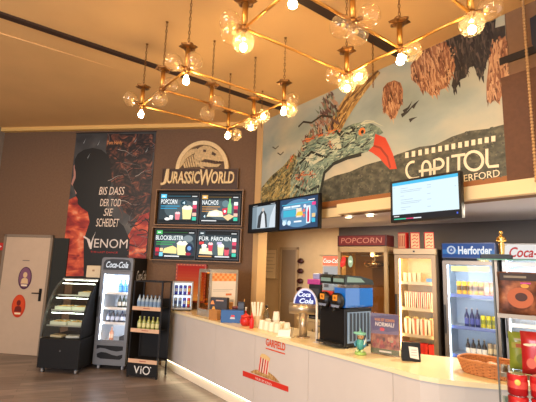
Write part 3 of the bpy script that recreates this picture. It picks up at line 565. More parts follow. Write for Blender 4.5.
# ================================================================== CHANDELIERS
GLOBE = globe_glass((255, 236, 200), .09); GLOBEL = globe_glass((255, 244, 214), .055)
BULB = em((255, 216, 156), 190); GLOW = em((255, 176, 84), 7)
def chandelier(name_label, nodes, rods, chains):
    t = thing('chandelier', name_label, 'chandelier', (nodes['B'][0][0], nodes['B'][0][1], 4.17) if 'B' in nodes else (0, 0, 4.17))
    o_ = Vector(t.location)
    def L(p): return Vector(p) - o_
    HZ, DZ = 3.42, 3.631
    for a, b in rods:
        pa, pb = Vector((*nodes[a][0], HZ)), Vector((*nodes[b][0], HZ))
        B(BRASS, True).cyl(L(pa), L(pb), .0115, n=10).build('rod', t)
    for k, (xy, gl, bulb) in nodes.items():
        p = Vector((*xy, HZ)); l = L(p)
        st = B(BRASS, True).cyl(l + Vector((0, 0, .0)), l + Vector((0, 0, DZ - HZ)), .023, n=14).build('stem', t)
        B(DARKBRASS, True).ball(l, .033).build('hub', st)
        # scalloped cup on top of the stem
        c = B(DARKBRASS, True); n = 24; zt_ = l.z + DZ - HZ
        pr = [(.008, -.010), (.05, -.006), (.078, .012), (.064, .022), (.026, .016), (.014, .036)]
        vs = [(l.x + r * (1 + (.16 * math.cos(6 * 2 * PI * q / n) if r > .03 else 0)) * math.cos(2 * PI * q / n), l.y + r * (1 + (.16 * math.cos(6 * 2 * PI * q / n) if r > .03 else 0)) * math.sin(2 * PI * q / n), zt_ + z) for r, z in pr for q in range(n)]
        c.add(vs, [(i * n + q, i * n + (q + 1) % n, (i + 1) * n + (q + 1) % n, (i + 1) * n + q) for i in range(len(pr) - 1) for q in range(n)])
        c.build('scalloped_cup', st)
        # chain to the ceiling
        chain(t, Vector((l.x, l.y, zt_ + .03)), Vector((l.x, l.y, 0)))
        dpt = xy[1]
        for gx, gy, lit in gl:
            kk = dpt / 400 * 1.06
            g = l + Vector((gx * kk, -.02, gy * kk)); d = (g - l); d.normalize()
            mbx = B(GLOBEL if lit else GLOBE, True)
            ax = -Vector((0, 0, 1)) if lit == 2 else d
            R_ = .081; a0 = 28 if lit == 2 else 14; prf = [(R_ * math.sin(R(a)), R_ * math.cos(R(a))) for a in [a0 if lit == 2 else 0.5] + [a0 + (180 - a0 - 12) * q / 9 for q in range(1, 10)]]
            mbx.shell(prf, g, 18, ax); gb = mbx.build('globe', t)
            B(DARKBRASS, True).cyl(l + d * .02, g - d * .05 if lit != 2 else g + Vector((0, 0, .055)), .016, n=10).build('socket', gb)
            if lit: B(BULB, True).ball(g + Vector((0, 0, -.008 if lit == 1 else -.04)), .026, (1, 1, 1.15)).build('bulb', gb)
            else: B(mat((226, 190, 130), .2), True).ball(g - d * .02, .017).build('bulb', gb)
        if bulb:
            bs = B(DARKBRASS, True).cyl(l, l - Vector((0, 0, .055)), .016, n=10).build('bulb_holder', t)
            B(BULB, True).lathe([(.010, 0), (.014, -.012), (.026, -.045), (.030, -.062), (.026, -.078), (.012, -.09), (.001, -.093)], l - Vector((0, 0, .05)), 12).build('bulb', bs)
    for xy, z0 in chains: chain(t, L((xy[0], xy[1], z0)), L((xy[0], xy[1], 4.17)))
    return t
def chain(t, a, b):
    n = max(4, int((b.z - a.z) / .034)); m_ = B(DARKBRASS, True); dz = (b.z - a.z - .02) / n
    for i in range(n):
        z = a.z + dz * (i + .5); pts = []
        for q in range(8):
            ang = 2 * PI * q / 8; h = .0085 * math.cos(ang)
            pts.append((a.x + (h if i % 2 else 0), a.y + (0 if i % 2 else h), z + dz * .62 * math.sin(ang)))
        m_.tube(pts, .0036, 4, True)
    m_.lathe([(.006, -.018), (.013, -.008), (.015, -.001)], (b.x, b.y, b.z), 12)
    m_.build('chain', t)
s_ = Vector((.33, -.43)) * 1.03; A_ = Vector((-1.41, 4.15)) * 1.03; l_ = Vector((.88, .645)) * 1.03
nd = {'A': (A_, [(-11, 6, 0)], 1), 'B': (A_ + s_, [(-1, -11, 0), (9, 4, 0)], 0), 'C': (A_ + 2 * s_, [(-13, 6, 0), (7, 8, 0)], 1),
      'E': (A_ + l_, [(8, -7, 0)], 1), 'F': (A_ + l_ + s_, [(10, 0, 1), (-2, -9, 2)], 0), 'G': (A_ + l_ + 2 * s_, [(8, 2, 0), (6, -8, 0)], 1),
      'D': (A_ + s_ + l_ / 2, [(6, 1, 0), (-3, -11, 0)], 0)}
nd = {k: ((v[0].x, v[0].y), v[1], v[2]) for k, v in nd.items()}
RODS = [('A', 'E'), ('B', 'D'), ('D', 'F'), ('C', 'G'), ('A', 'B'), ('B', 'C'), ('E', 'F'), ('F', 'G')]
chandelier('brass ladder chandelier with glass globes hanging over the poster side', nd, RODS, [((-.13, 5.44), 3.62)])
P_ = Vector((-.21, 2.64)) * 1.03; l2 = Vector((.86, .63)) * 1.03; s2 = Vector((.32, -.44)) * 1.03
nd2 = {'A': (P_, [(-14.5, 5, 0), (-13, -8, 0), (0, -17, 2)], 0), 'B': (P_ + s2, [], 1), 'C': (P_ + 2 * s2, [(12, 3, 0), (-12, 4, 0)], 1),
       'E': (P_ + l2, [(-12.5, -3, 0), (12, -3, 1), (0, -12, 2)], 0), 'F': (P_ + l2 + s2, [(10.7, -4.6, 0)], 1), 'G': (P_ + l2 + 2 * s2, [(-1.5, -14, 2), (18, 4, 0)], 0),
       'D': (P_ + s2 + l2 / 2, [(-12.3, -8, 0), (16.8, 5, 0), (3.8, -16, 0)], 0)}
nd2 = {k: ((v[0].x, v[0].y), v[1], v[2]) for k, v in nd2.items()}
chandelier('brass ladder chandelier with glass globes hanging nearest the mural rocks', nd2, RODS, [((1.09, 4.05), 3.62)])
x, z = MW.hit(523, 5, -.15); p0 = MW.w(x, -.15); zl = MW.hit(523, 184, -.15)[1]
t = thing('hanging_chain', 'long pale bead chain hanging before the brown wall past the mural', 'chain', (p0[0], p0[1], zl)); m_ = B(mat((190, 150, 100), .4, .3), True)
for k in range(int((4.15 - zl) / .03)): m_.ball((0, 0, .015 + k * .03), .0135, (1, 1, 1.25), 8, 5)
m_.build('bead_string', t); B(DARKBRASS).cyl((0, 0, 4.14 - zl), (0, 0, 4.169 - zl), .02).build('ceiling_hook', t)
# ================================================================== COUNTER
CZ_ = 0.93
def cpos(px, py, v): x, _ = CT.hit(px, py, v); return CT.w(x, v)
fp = [CT.w(t) for t in (-.155, .75, 1.65, 2.55, 3.45, 4.42)] + [(1.10, 3.225), (1.17, 3.135), (1.28, 3.06), (1.44, 3.005), (1.64, 2.965), (2.0, 2.94), (2.9, 2.93)]
bp = [(2.9, 3.55), (2.0, 3.66), (1.72, 3.78), (1.50, 3.87), (1.31, 4.02), (1.18, 4.17), (-.85, 6.865)]
def off(path, d):
    out = []
    for i, p in enumerate(path):
        a, b = Vector(path[max(0, i - 1)]), Vector(path[min(len(path) - 1, i + 1)]); t_ = (b - a).normalized()
        out.append((p[0] - t_.y * d, p[1] + t_.x * d))
    return out
ctr = thing('counter', 'long beige snack counter with cream worktop curving round at its end', 'counter', (0, 0, 0))
WT = mat((240, 222, 176), .35, coat=.3); PANEL = mat((202, 195, 187), .5, noise=.03, nscale=3)
def strip(path, d0, d1, z0, z1, name, m_, parent=ctr):
    a, b = off(path, d0), off(path, d1); B(m_).prism(a + b[::-1], z0, z1, 'xy').build(name, parent)
strip_all = off(fp, -.012)
B(WT).prism(strip_all + bp, CZ_ - .035, CZ_, 'xy').build('worktop', ctr)
def cut(path, i0, i1, gap=.002):
    q = [Vector(p) for p in path[i0:i1 + 1]]; q[0] = q[0] + (q[1] - q[0]).normalized() * gap; q[-1] = q[-1] + (q[-2] - q[-1]).normalized() * gap; return [tuple(p) for p in q]
for i0, i1 in ((0, 1), (1, 2), (2, 3), (3, 4), (4, 5), (5, 12)):
    strip(cut(fp, i0, i1), .0, .022, .155, CZ_ - .037, 'front_panel', PANEL)
strip(fp, .045, .06, .0, .152, 'plinth', mat((226, 216, 196), .45))
strip(fp, .012, .036, .140, .151, 'light_strip', em((255, 232, 190), 9.0))
strip([tuple(p) for p in bp[::-1]], -.03, -.012, .0, CZ_ - .037, 'back_panel', mat((150, 142, 134), .6))
# sticker of the film on the counter front
def cq0(px, py): return CT.hit(px, py, 0)
xa, _ = cq0(243.5, 350); xb, _ = cq0(288.5, 370); zb = cq0(288, 392)[1]
t = thing('film_sticker', 'sticker with striped popcorn tub and red band on the counter front', 'sticker'); place(t, CT, (xa + xb) / 2, -.0015, zb); kc = (xa + xb) / 2
def cq(*pts): return [(lambda h: (h[0] - kc, h[1] - zb))(cq0(*p)) for p in pts]
RED = mat((206, 50, 36), .45); POPB = ramp_mat('kernel_print', [(.3, (120, 84, 44)), (.5, (176, 134, 78)), (.7, (214, 180, 124))], 30, 6)
m = B(RED).prism(cq((243, 370.5), (288.5, 386.5), (288.5, 392), (243, 375.8)), -.002, 0)
(x_a, z_a), (x_b, z_b) = cq((256, 376.8), (272, 384)); z_c = cq((256, 379.2))[0][1]
m.use(WHITE).text('NUR IM KINO', x_a, x_b, z_c, z_a, -.0026, rise=0)
m.use(POPB).prism(cq((250, 372), (255, 369.5), (260, 370), (268, 371.5), (274, 376), (281, 383.5)), -.0015, 0)
m.use(mat((226, 206, 188), .5)).prism(cq((260.5, 356), (270, 361), (268, 375), (258.5, 371)), -.0025, 0)
for k in range(4):
    f0, f1 = k / 4 + .03, k / 4 + .15
    g = lambda a, b, f: (a[0] + (b[0] - a[0]) * f, a[1] + (b[1] - a[1]) * f)
    m.use(mat((150, 30, 30), .5) if k == 1 else RED).flat(cq(g((260.5, 356), (270, 361), f0), g((260.5, 356), (270, 361), f1), g((258.5, 371), (268, 375), f1), g((258.5, 371), (268, 375), f0)), -.003)
m.use(mat((222, 190, 130), .6)).flat(cq((260, 356.5), (262, 353.5), (265, 354), (268, 356), (270.5, 358.5), (270, 361.5)), -.0031)
(x_a, z_a), (x_b, z_b) = cq((266.2, 338), (285.5, 346)); z_c = cq((266.2, 345.5))[0][1]
z_d = cq((285.5, 352.5))[0][1]
m.use(mat((214, 84, 44), .45)).text('GARFIELD', x_a, x_b, z_c, z_a - .0, -.002, bold=.03)
m.rect(x_a, x_b, z_c - .035, z_c - .022, -.002)
m.build('print', t)

# ================================================================== GOODS (copied many times)
def bottle_proto(name, r, h, body, cap, label=None, glassy=True, neck=.36, loc=(0, 0, -5)):
    bm = mat(body, .12, coat=.4) if glassy else mat(body, .35)
    o = B(bm, True).lathe([(r * .9, 0), (r, h * .03), (r, h * .55), (r * .85, h * .64), (r * neck, h * .78), (r * neck, h * .94)], n=14).build(name)
    B(mat(cap, .35, .3), True).lathe([(r * neck * 1.15, h * .935), (r * neck * 1.15, h * .99), (r * neck * .9, h)], n=12).build('cap', o)
    if label: B(mat(label, .5), True).shell([(r * 1.015, h * .18), (r * 1.015, h * .48)], n=14).build('paper_label', o)
    return o
def can_proto(name, r, h, body, band=None, top=(190, 190, 194)):
    o = B(mat(body, .3, .2), True).lathe([(r * .85, 0), (r, h * .05), (r, h * .92), (r * .84, h * .98)], n=16).build(name)
    B(mat(top, .25, .9), True).lathe([(r * .84, h * .981), (r * .8, h), (r * .7, h * .99)], n=16).build('lid', o)
    if band: B(mat(band, .4), True).shell([(r * 1.012, h * .35), (r * 1.012, h * .68)], n=16).build('printed_band', o)
    return o
_used = {}
def put(proto, loc, rot, label, cat, group):
    if proto.name not in _used:
        _used[proto.name] = 1; o = proto; o.location = loc; o.rotation_euler = (0, 0, rot)
        o['label'] = label; o['category'] = cat; o['group'] = group; return o
    r = dup(proto, loc, rot, label, group); r['category'] = cat; return r
def row_on(t, protos, xs, y, z, cat, fmt, group):     # goods standing on a shelf of cabinet t; protos: one per place
    a = t.rotation_euler.z; ca, sa = math.cos(a), math.sin(a); n = len(xs)
    for i, x in enumerate(xs):
        p = protos[i % len(protos)] if isinstance(protos, list) else protos
        X, Y = t.location.x + x * ca - y * sa, t.location.y + x * sa + y * ca
        put(p, (X, Y, t.location.z + z + .0015), a + .0, fmt % nth(i, n), cat, group)
def spread_x(n, x0, x1): return [x0 + (x1 - x0) * (i + .5) / n for i in range(n)]

# ================================================================== GLASS-DOOR CABINETS
def cooler(t, w, d, h, z0, z1, shell_m, frame_m, liner_m, shelves, strip_m, fr=.035, shelf_m=None, wall=.03, glassd=True, edge_m=None, foot=.0, lightside=(-1, 1)):
    hw = w / 2
    B(shell_m).box(-hw, -hw + wall, .03, d, foot, h).box(hw - wall, hw, .03, d, foot, h).box(-hw + wall, hw - wall, d - wall, d, foot, h).box(-hw + wall, hw - wall, .03, d - wall, foot, z0).box(-hw + wall, hw - wall, .03, d - wall, z1, h).build('carcass', t)
    e = .004
    B(liner_m).box(-hw + wall, hw - wall, d - wall - e, d - wall - .001, z0, z1).box(-hw + wall + .001, -hw + wall + e, .04, d - wall - e, z0, z1).box(hw - wall - e, hw - wall - .001, .04, d - wall - e, z0, z1).box(-hw + wall + e, hw - wall - e, .04, d - wall - e, z0 + .001, z0 + e).box(-hw + wall + e, hw - wall - e, .04, d - wall - e, z1 - e, z1 - .001).build('liner', t)
    dr = B(frame_m).box(-hw, -hw + fr, -.02, .024, z0 - .02, z1 + .02).box(hw - fr, hw, -.02, .024, z0 - .02, z1 + .02).box(-hw + fr, hw - fr, -.02, .024, z0 - .02, z0 - .02 + fr).box(-hw + fr, hw - fr, -.02, .024, z1 + .02 - fr, z1 + .02).build('door', t)
    if glassd: B(CLEAR).box(-hw + fr, hw - fr, .0, .006, z0 - .02 + fr, z1 + .02 - fr).build('pane', dr)
    B(mat((40, 40, 42), .4)).box(-hw + .008, -hw + .024, -.045, -.021, (z0 + z1) / 2 - .16, (z0 + z1) / 2 + .16).build('handle', dr)
    for z in shelves:
        sh = B(shelf_m or mat((210, 214, 218), .3, .3)).box(-hw + wall + e + .002, hw - wall - e - .002, .07, d - wall - .02, z - .012, z).build('shelf', t)
        B(edge_m or WHITE).box(-hw + wall + e + .002, hw - wall - e - .002, .055, .068, z - .02, z + .018).build('price_rail', sh)
    for s_ in lightside:
        x = s_ * (hw - wall - .014)
        B(strip_m).box(x - .006, x + .006, .035, .045, z0 + .03, z1 - .03).build('light_strip', t)
    B(strip_m).box(-hw + wall + .03, hw - wall - .03, .05, .075, z1 - .02, z1 - .008).build('light_strip', t)

# ---- grey cooler beside the pastry case
xy = at_z(92.5, 369, 0); xy2 = at_z(124.5, 371.5, 0)
t = thing('drinks_cooler', 'slim grey glass-door drinks cooler on castors beside the pastry case', 'fridge', ((xy.x + xy2.x) / 2, (xy.y + xy2.y) / 2, 0), R(-8)); W_ = .54; HT = 1.74
FR = mat((112, 116, 122), .4, .2); 
cooler(t, W_, .50, HT, .42, 1.50, MATBLACK, FR, mat((226, 232, 238), .4), [.70, .93, 1.17], em((225, 238, 255), 30), .05, foot=.07)
t.children[-1]
m = B(FR).prism([(-.27, 1.525), (.27, 1.525), (.27, 1.70), (.255, 1.73), (.22, 1.74), (-.22, 1.74), (-.255, 1.73), (-.27, 1.70)], -.02, .029)
m.use(mat((42, 46, 52), .4)).flat([(-.235, 1.54), (.235, 1.54), (.235, 1.65), (.20, 1.70), (.10, 1.715), (-.10, 1.715), (-.20, 1.70), (-.235, 1.65)], -.021)
hd = m.build('header', t)
B(em((236, 240, 244), 1.0)).text('Coca-Cola', -.19, .19, 1.575, 1.675, -.0225, shear=.35, bold=.02).build('lettering', hd)
m = B(FR).box(-.27, .27, -.02, .029, .08, .398)
m.use(BLACK).flat([(-.22, .37), (.22, .37), (.22, .31), (.12, .29), (.02, .30), (-.08, .325), (-.16, .33), (-.22, .31)], -.0215)
m.use(BLACK).flat([(-.21, .24), (-.14, .27), (-.05, .265), (.05, .235), (.13, .225), (.22, .25), (.22, .20), (.18, .17), (-.14, .17), (-.20, .19)], -.0215)
m.build('lower_panel', t)
for sx in (-.2, .2):
    for sy in (.06, .44):
        cw = B(mat((170, 170, 172), .4), True).cyl((sx - .012, sy, .034), (sx + .012, sy, .034), .033, n=16).build('castor', t)
        B(STEEL).box(sx - .02, sx + .02, sy - .02, sy + .02, .066, .072).box(sx - .02, sx - .015, sy - .012, sy + .012, .03, .07).box(sx + .015, sx + .02, sy - .012, sy + .012, .03, .07).build('fork', cw)
# white script on its dark side
sp = MB().use(mat((214, 214, 214), .5)); sp.text('Coca-Cola', .14, .50, 1.36, 1.54, 0, shear=.3, bold=.01)
sp.v = [(.2715, v[0], v[2]) for v in sp.v]; sp.build('side_lettering', t)
bl_ = bottle_proto('water_bottle', .033, .21, (70, 130, 190), (60, 100, 170), (90, 160, 214)); dk_ = bottle_proto('beer_bottle', .031, .21, (34, 52, 38), (190, 190, 180), (206, 206, 196)); bb_ = bottle_proto('soda_bottle', .031, .20, (38, 46, 70), (190, 196, 210), (200, 206, 222)); pk_ = bottle_proto('juice_bottle', .034, .20, (206, 140, 110), (226, 200, 180), (236, 206, 180))
row_on(t, bl_, spread_x(3, -.025, .195), .14, 1.17, 'bottle', '%s of three blue bottles, top shelf of the grey cooler', 'blue bottles in the grey cooler')
row_on(t, dk_, spread_x(3, -.02, .19), .14, .93, 'bottle', '%s of three dark green bottles, second shelf of the grey cooler', 'green bottles in the grey cooler')
row_on(t, bb_, spread_x(5, -.19, .19), .14, .70, 'bottle', '%s of five white-labelled dark bottles in the grey cooler', 'dark bottles in the grey cooler')
put(pk_, (t.location.x - .06, t.location.y + .16, .426), 0, 'single orange-pink bottle on the floor of the slim grey cooler', 'bottle', 'juice bottle in the grey cooler')
B(mat((40, 40, 44), .5)).box(.10, .19, .06, .30, .426, .50).build('drip_box', t)

# ---- shelf rack with water bottles
xy = at_z(126.5, 376.5, 0); xy2 = at_z(157, 380, 0)
t = thing('bottle_rack', 'black wire shelf rack with two filled shelves standing before the dark cooler side', 'rack', ((xy.x + xy2.x) / 2, (xy.y + xy2.y) / 2, 0), R(-14)); hw = .235; HT = 1.40; D_ = .28
for sx in (-hw, hw):
    for sy in (.0, D_): B(BLACK).box(sx - .011, sx + .011, sy - .011, sy + .011, .035, HT).build('post', t)
B(BLACK).box(-hw, hw, -.008, .008, HT - .016, HT).box(-hw, hw, D_ - .008, D_ + .008, HT - .016, HT).box(-hw - .008, -hw + .008, 0, D_, HT - .016, HT).box(hw - .008, hw + .008, 0, D_, HT - .016, HT).build('top_frame', t)
B(MATBLACK).box(-hw + .012, hw - .012, D_ - .003, D_ + .003, .2, 1.13).build('back_panel', t)
for z in (1.0, .68, .245):
    sh = B(MATBLACK).box(-hw + .012, hw - .012, .012, D_ - .012, z - .012, z).build('shelf', t)
    pr = B(mat((206, 170, 140), .5)).box(-hw + .0, hw - .0, -.02, -.012, z - .035, z + .02).use(mat((150, 60, 50), .5)).rect(-.05, .06, z - .012, z - .002, -.0205).build('price_rail', sh)
m = B(MATBLACK).box(-hw - .012, hw + .012, -.018, .0, .03, .205).use(mat((216, 216, 214), .5))
m.text('V', -.13, -.035, .065, .17, -.0195, bold=.01).text('i', -.02, .0, .065, .17, -.0195, bold=.01).ribbon([(.075 + .052 * math.cos(2 * PI * k / 24), .1175 + .052 * math.sin(2 * PI * k / 24)) for k in range(25)], .016, -.0195).disc(.142, .165, .009, .009, -.0195)
m.build('front_board', t)
for sx in (-hw, hw):
    for sy in (0, D_): B(BLACK, True).ball((sx, sy, .018), .018).build('foot', t)
wb = bottle_proto('water_flask', .031, .19, (150, 172, 190), (70, 90, 120), (110, 140, 176)); gb = bottle_proto('lemonade_bottle', .031, .19, (150, 160, 90), (180, 190, 120), (206, 206, 150))
row_on(t, wb, spread_x(6, -.2, .2), .05, 1.0, 'bottle', '%s of six blue-labelled clear bottles, top shelf of the rack', 'clear bottles on the rack')
row_on(t, gb, spread_x(5, -.17, .2), .05, .68, 'bottle', '%s of five yellow-green bottles, second shelf of the rack', 'yellow-green bottles on the rack')

# ---- curved-glass pastry case
xy = at_z(35.5, 373, 0); xy2 = at_z(77, 375.5, 0)
t = thing('pastry_case', 'black display case with curved glass front and three lit shelves by the door', 'display case', ((xy.x + xy2.x) / 2, (xy.y + xy2.y) / 2, 0), R(-5)); hw = abs(xy2.x - xy.x) / 2; D_ = .72
prof = [(.0, .52), (.012, .68), (.05, .87), (.115, 1.04), (.20, 1.18), (.31, 1.30), (.42, 1.36)]
B(MATBLACK).bbox(-hw, hw, .0, D_, .075, .50, .012).use(mat((120, 120, 122), .3, .8)).cyl((.02, -.004, .33), (.02, .0, .33), .012).build('base_cabinet', t)
B(MATBLACK).box(-hw + .025, hw - .025, D_ - .03, D_, .505, 1.35).build('back_panel', t)
B(MATBLACK).box(-hw, hw, .40, D_, 1.362, 1.40).build('top_board', t)
for s_ in (-1, 1):
    mb = B(MATBLACK if s_ > 0 else mat((70, 72, 70), .4)); x = s_ * (hw - .012); wd = .03 if s_ > 0 else .016
    outer = prof; inner = [(y + wd + .012, z - .02 if i else z) for i, (y, z) in enumerate(prof)]
    for i in range(len(prof) - 1): mb.prism([outer[i], outer[i + 1], inner[i + 1], inner[i]], x - .012, x + .012, 'yz')
    mb.build('curved_frame', t)
    B(CLEAR if s_ < 0 else MATBLACK).prism([(y + .05, z) for y, z in prof] + [(D_ - .04, 1.36), (D_ - .04, .52)], x - .004, x + .004, 'yz').build('side_panel', t)
mb = B(glass((235, 240, 235), .10), True); n = len(prof)
mb.add([(x, y + .004, z) for y, z in prof for x in (-hw + .025, hw - .025)], [(2 * i, 2 * i + 1, 2 * i + 3, 2 * i + 2) for i in range(n - 1)]).build('curved_pane', t)
LED = em((240, 246, 226), 16)
SH = ((.68, .09), (.90, .17), (1.12, .30))
for z, yf in SH:
    sh = B(glass((225, 235, 225), .15)).box(-hw + .03, hw - .03, yf, D_ - .04, z - .008, z).build('shelf', t)
    B(mat((190, 190, 180), .3, .6)).box(-hw + .03, hw - .03, yf - .006, yf - .001, z - .012, z + .01).build('shelf_rail', sh)
    B(LED).box(-hw + .05, hw - .05, yf + .06, yf + .075, z + .175, z + .183).build('light_strip', sh)
B(LED).box(-hw + .05, hw - .05, .42, .435, 1.348, 1.356).build('light_strip', t)
B(mat((190, 190, 180), .3, .6)).box(-hw + .02, hw - .02, .395, .41, 1.355, 1.38).build('top_rail', t)
a5 = t.rotation_euler.z
def case_w(x, y): return (t.location.x + x * math.cos(a5) - y * math.sin(a5), t.location.y + x * math.sin(a5) + y * math.cos(a5))
tr = None; rr = random.Random(5); roll = B(mat((186, 150, 90), .7, noise=.2, nscale=60), True).ball((0, 0, .028), .04, (1.25, .85, .68), 12, 7).build('sandwich_roll')
B(mat((96, 120, 60), .7), True).ball((0, -.02, .028), .034, (1.25, .7, .28), 10, 5).build('salad_filling', roll)
for si, (z, yf) in enumerate(SH):
    nm = ('lowest', 'middle', 'top')[si]
    for k, x in enumerate((-.14, .15)):
        if si == 2 and k == 0: continue
        p = case_w(x, yf + .05)
        m = B(mat((226, 232, 214), .4)).box(-.13, .13, 0, .22, 0, .006).box(-.13, .13, -.004, 0, 0, .05).box(-.13, .13, .22, .224, 0, .05).box(-.134, -.13, -.004, .224, 0, .05).box(.13, .134, -.004, .224, 0, .05)
        tag(m.build('food_tray'), 'white food tray with rolls, %s one on the %s shelf of the pastry case' % (('left', 'right')[k] if si < 2 else 'only', nm), 'tray', 'trays in the pastry case', (p[0], p[1], z + .0015), a5)
        for j in range(4):
            q = case_w(x + (-.06, .06)[j % 2], yf + .05 + (.055, .155)[j // 2])
            put(roll, (q[0], q[1], z + .0085), a5 + rr.uniform(-.15, .15), 'sandwich roll, %s in the %s tray, %s pastry case shelf' % (('front left', 'front right', 'back left', 'back right')[j], ('left', 'right')[k] if si < 2 else 'only', nm), 'sandwich', 'rolls in the pastry case')
for k, (x, c, lb) in enumerate(((-.13, (196, 180, 150), 'flat beige packet on the floor of the pastry case'), (.12, (206, 206, 206), 'flat grey-white packet on the floor of the pastry case'))):
    p = case_w(x, .16); tag(B(mat(c, .6)).bbox(-.10, .10, -.07, .07, 0, .035, .02).use(mat(tuple(int(v * .75) for v in c), .6)).box(-.06, .06, -.04, .04, .0352, .0356).build('food_packet'), lb, 'packet', None, (p[0], p[1], .5015), a5 + (.2 if k else -.1))
for sx in (-hw + .06, hw - .06):
    for sy in (.07, D_ - .08):
        cw = B(mat((150, 150, 150), .4), True).cyl((sx - .012, sy, .034), (sx + .012, sy, .034), .034, n=14).build('castor', t)
        B(STEEL).box(sx - .022, sx + .022, sy - .022, sy + .022, .067, .074).build('castor_plate', cw)
p = case_w(.16, .56); t2 = thing('carton', 'small cream carton standing on top of the pastry case', 'box', (p[0], p[1], 1.4015), a5)
B(mat((206, 190, 160), .7)).bbox(-.12, .12, -.08, .08, 0, .19, .006).use(mat((150, 120, 90), .6)).rect(-.02, .02, .10, .13, -.0805).build('body', t2)
B(mat((196, 178, 146), .7)).box(-.12, .12, -.08, -.001, .191, .194).box(-.12, .12, .001, .08, .191, .194).build('flap', t2)

# ---- lit cabinet with popcorn boxes
t = thing('warming_cabinet', 'glass-door cabinet glowing warm with striped popcorn boxes on its shelves', 'cabinet', (1.807, 4.91, 0), R(-35)); W_ = .48
WLED = em((255, 216, 150), 19); WLED2 = em((255, 232, 196), 10)
cooler(t, W_, .46, 1.955, .62, 1.86, mat((74, 64, 56), .5), mat((150, 126, 96), .4, .3), mat((246, 226, 188), .5), [.92, 1.23, 1.54], WLED, .045, shelf_m=mat((214, 190, 150), .4, .3), edge_m=mat((214, 196, 160), .4))
B(mat((176, 152, 116), .4, .3)).bbox(-.25, .25, -.03, .03, 1.885, 1.955, .006).use(BLACK).rect(-.012, .012, 1.91, 1.93, -.0305).build('header', t)
def popbox_proto(name, w, h, c1, c2, ncol=5, heap=None):
    m = MB(); k = .5
    for s_ in range(4):
        for i in range(ncol):
            f0, f1 = i / ncol, (i + 1) / ncol
            lo, hi = w * .40, w * .5
            def P_(f, hh, r): 
                q = (-r + 2 * r * f, -r); c_, s2_ = math.cos(s_ * PI / 2), math.sin(s_ * PI / 2); return (q[0] * c_ - q[1] * s2_, q[0] * s2_ + q[1] * c_, hh)
            m.use(mat(c1 if i % 2 else c2, .5)).add([P_(f0, 0, lo), P_(f1, 0, lo), P_(f1, h, hi), P_(f0, h, hi)], [(0, 1, 2, 3)])
    m.use(mat(c2, .5)).add([(-w * .4, -w * .4, 0), (w * .4, -w * .4, 0), (w * .4, w * .4, 0), (-w * .4, w * .4, 0)], [(3, 2, 1, 0)])
    o = m.build(name)
    hp = B(mat((240, 222, 160), .8), True); rr = random.Random(1)
    for k in range(9): hp.ball((rr.uniform(-w * .3, w * .3), rr.uniform(-w * .3, w * .3), h - .002 + rr.uniform(0, .012)), .018, (1, 1, .9), 7, 5)
    if heap: hp.build('popcorn_heap', o, 'stuff')
    return o
pb1 = popbox_proto('popcorn_box', .066, .20, (206, 70, 50), (246, 236, 214), 5); pb2 = popbox_proto('popcorn_tub', .086, .19, (226, 130, 100), (246, 238, 220), 3, True); pb3 = popbox_proto('popcorn_bag', .086, .20, (206, 40, 34), (214, 54, 40), 3); pb4 = popbox_proto('paper_cup', .05, .12, (236, 226, 200), (226, 206, 170), 3)
row_on(t, pb1, spread_x(5, -.17, .19), .16, 1.23, 'popcorn box', '%s of five red-striped boxes in the glowing cabinet', 'striped boxes in the glowing cabinet')
row_on(t, pb2, spread_x(4, -.18, .19), .16, .92, 'popcorn tub', '%s of four pale filled tubs in the glowing cabinet', 'pale tubs in the glowing cabinet')
row_on(t, pb3, spread_x(4, -.18, .19), .16, .6265, 'popcorn bag', '%s of four plain red bags at the bottom of the glowing cabinet', 'red bags in the glowing cabinet')
row_on(t, pb4, spread_x(4, -.19, .04), .16, 1.54, 'cup', '%s of four cream cups, top shelf of the glowing cabinet', 'cream cups in the glowing cabinet')
B(em((150, 200, 230), 1)).box(.09, .17, .15, .155, 1.56, 1.60).box(.11, .15, .156, .18, 1.5415, 1.57).build('temperature_display', t)
a_ = t.rotation_euler.z
for i, (x, lb) in enumerate(((-.17, 'red box with pale stripes standing first on the glowing cabinet, by the popcorn machine'), (-.03, 'red box with pale letters standing middle on the glowing cabinet'), (.14, 'red box with pale letters standing alone at the cooler end of the glowing cabinet'))):
    X, Y = t.location.x + x * math.cos(a_) - .14 * math.sin(a_), t.location.y + x * math.sin(a_) + .14 * math.cos(a_)
    b_ = thing('sweets_box', lb, 'box', (X, Y, 1.9565), a_ + (-.25, .35, .3)[i], 'red boxes on top of the glowing cabinet')
    m = B(mat((196, 40, 32), .5)).bbox(-.055, .055, -.04, .04, 0, .205, .004).use(mat((226, 176, 130), .5))
    m.rect(-.047, .047, .012, .193, -.0405).use(mat((180, 50, 36), .5))
    for k in range(4): m.ribbon([(-.036 + .008 * (k % 2), .03 + k * .042), (.0, .05 + k * .042), (.02, .03 + k * .042), (.036, .05 + k * .042)] if i else [(-.036 + .024 * k, .03), (-.036 + .024 * k, .17)], .012, -.041)
    m.build('carton', b_); B(mat((206, 60, 44), .5)).box(-.053, .053, -.038, .038, .2055, .207).build('lid', b_)

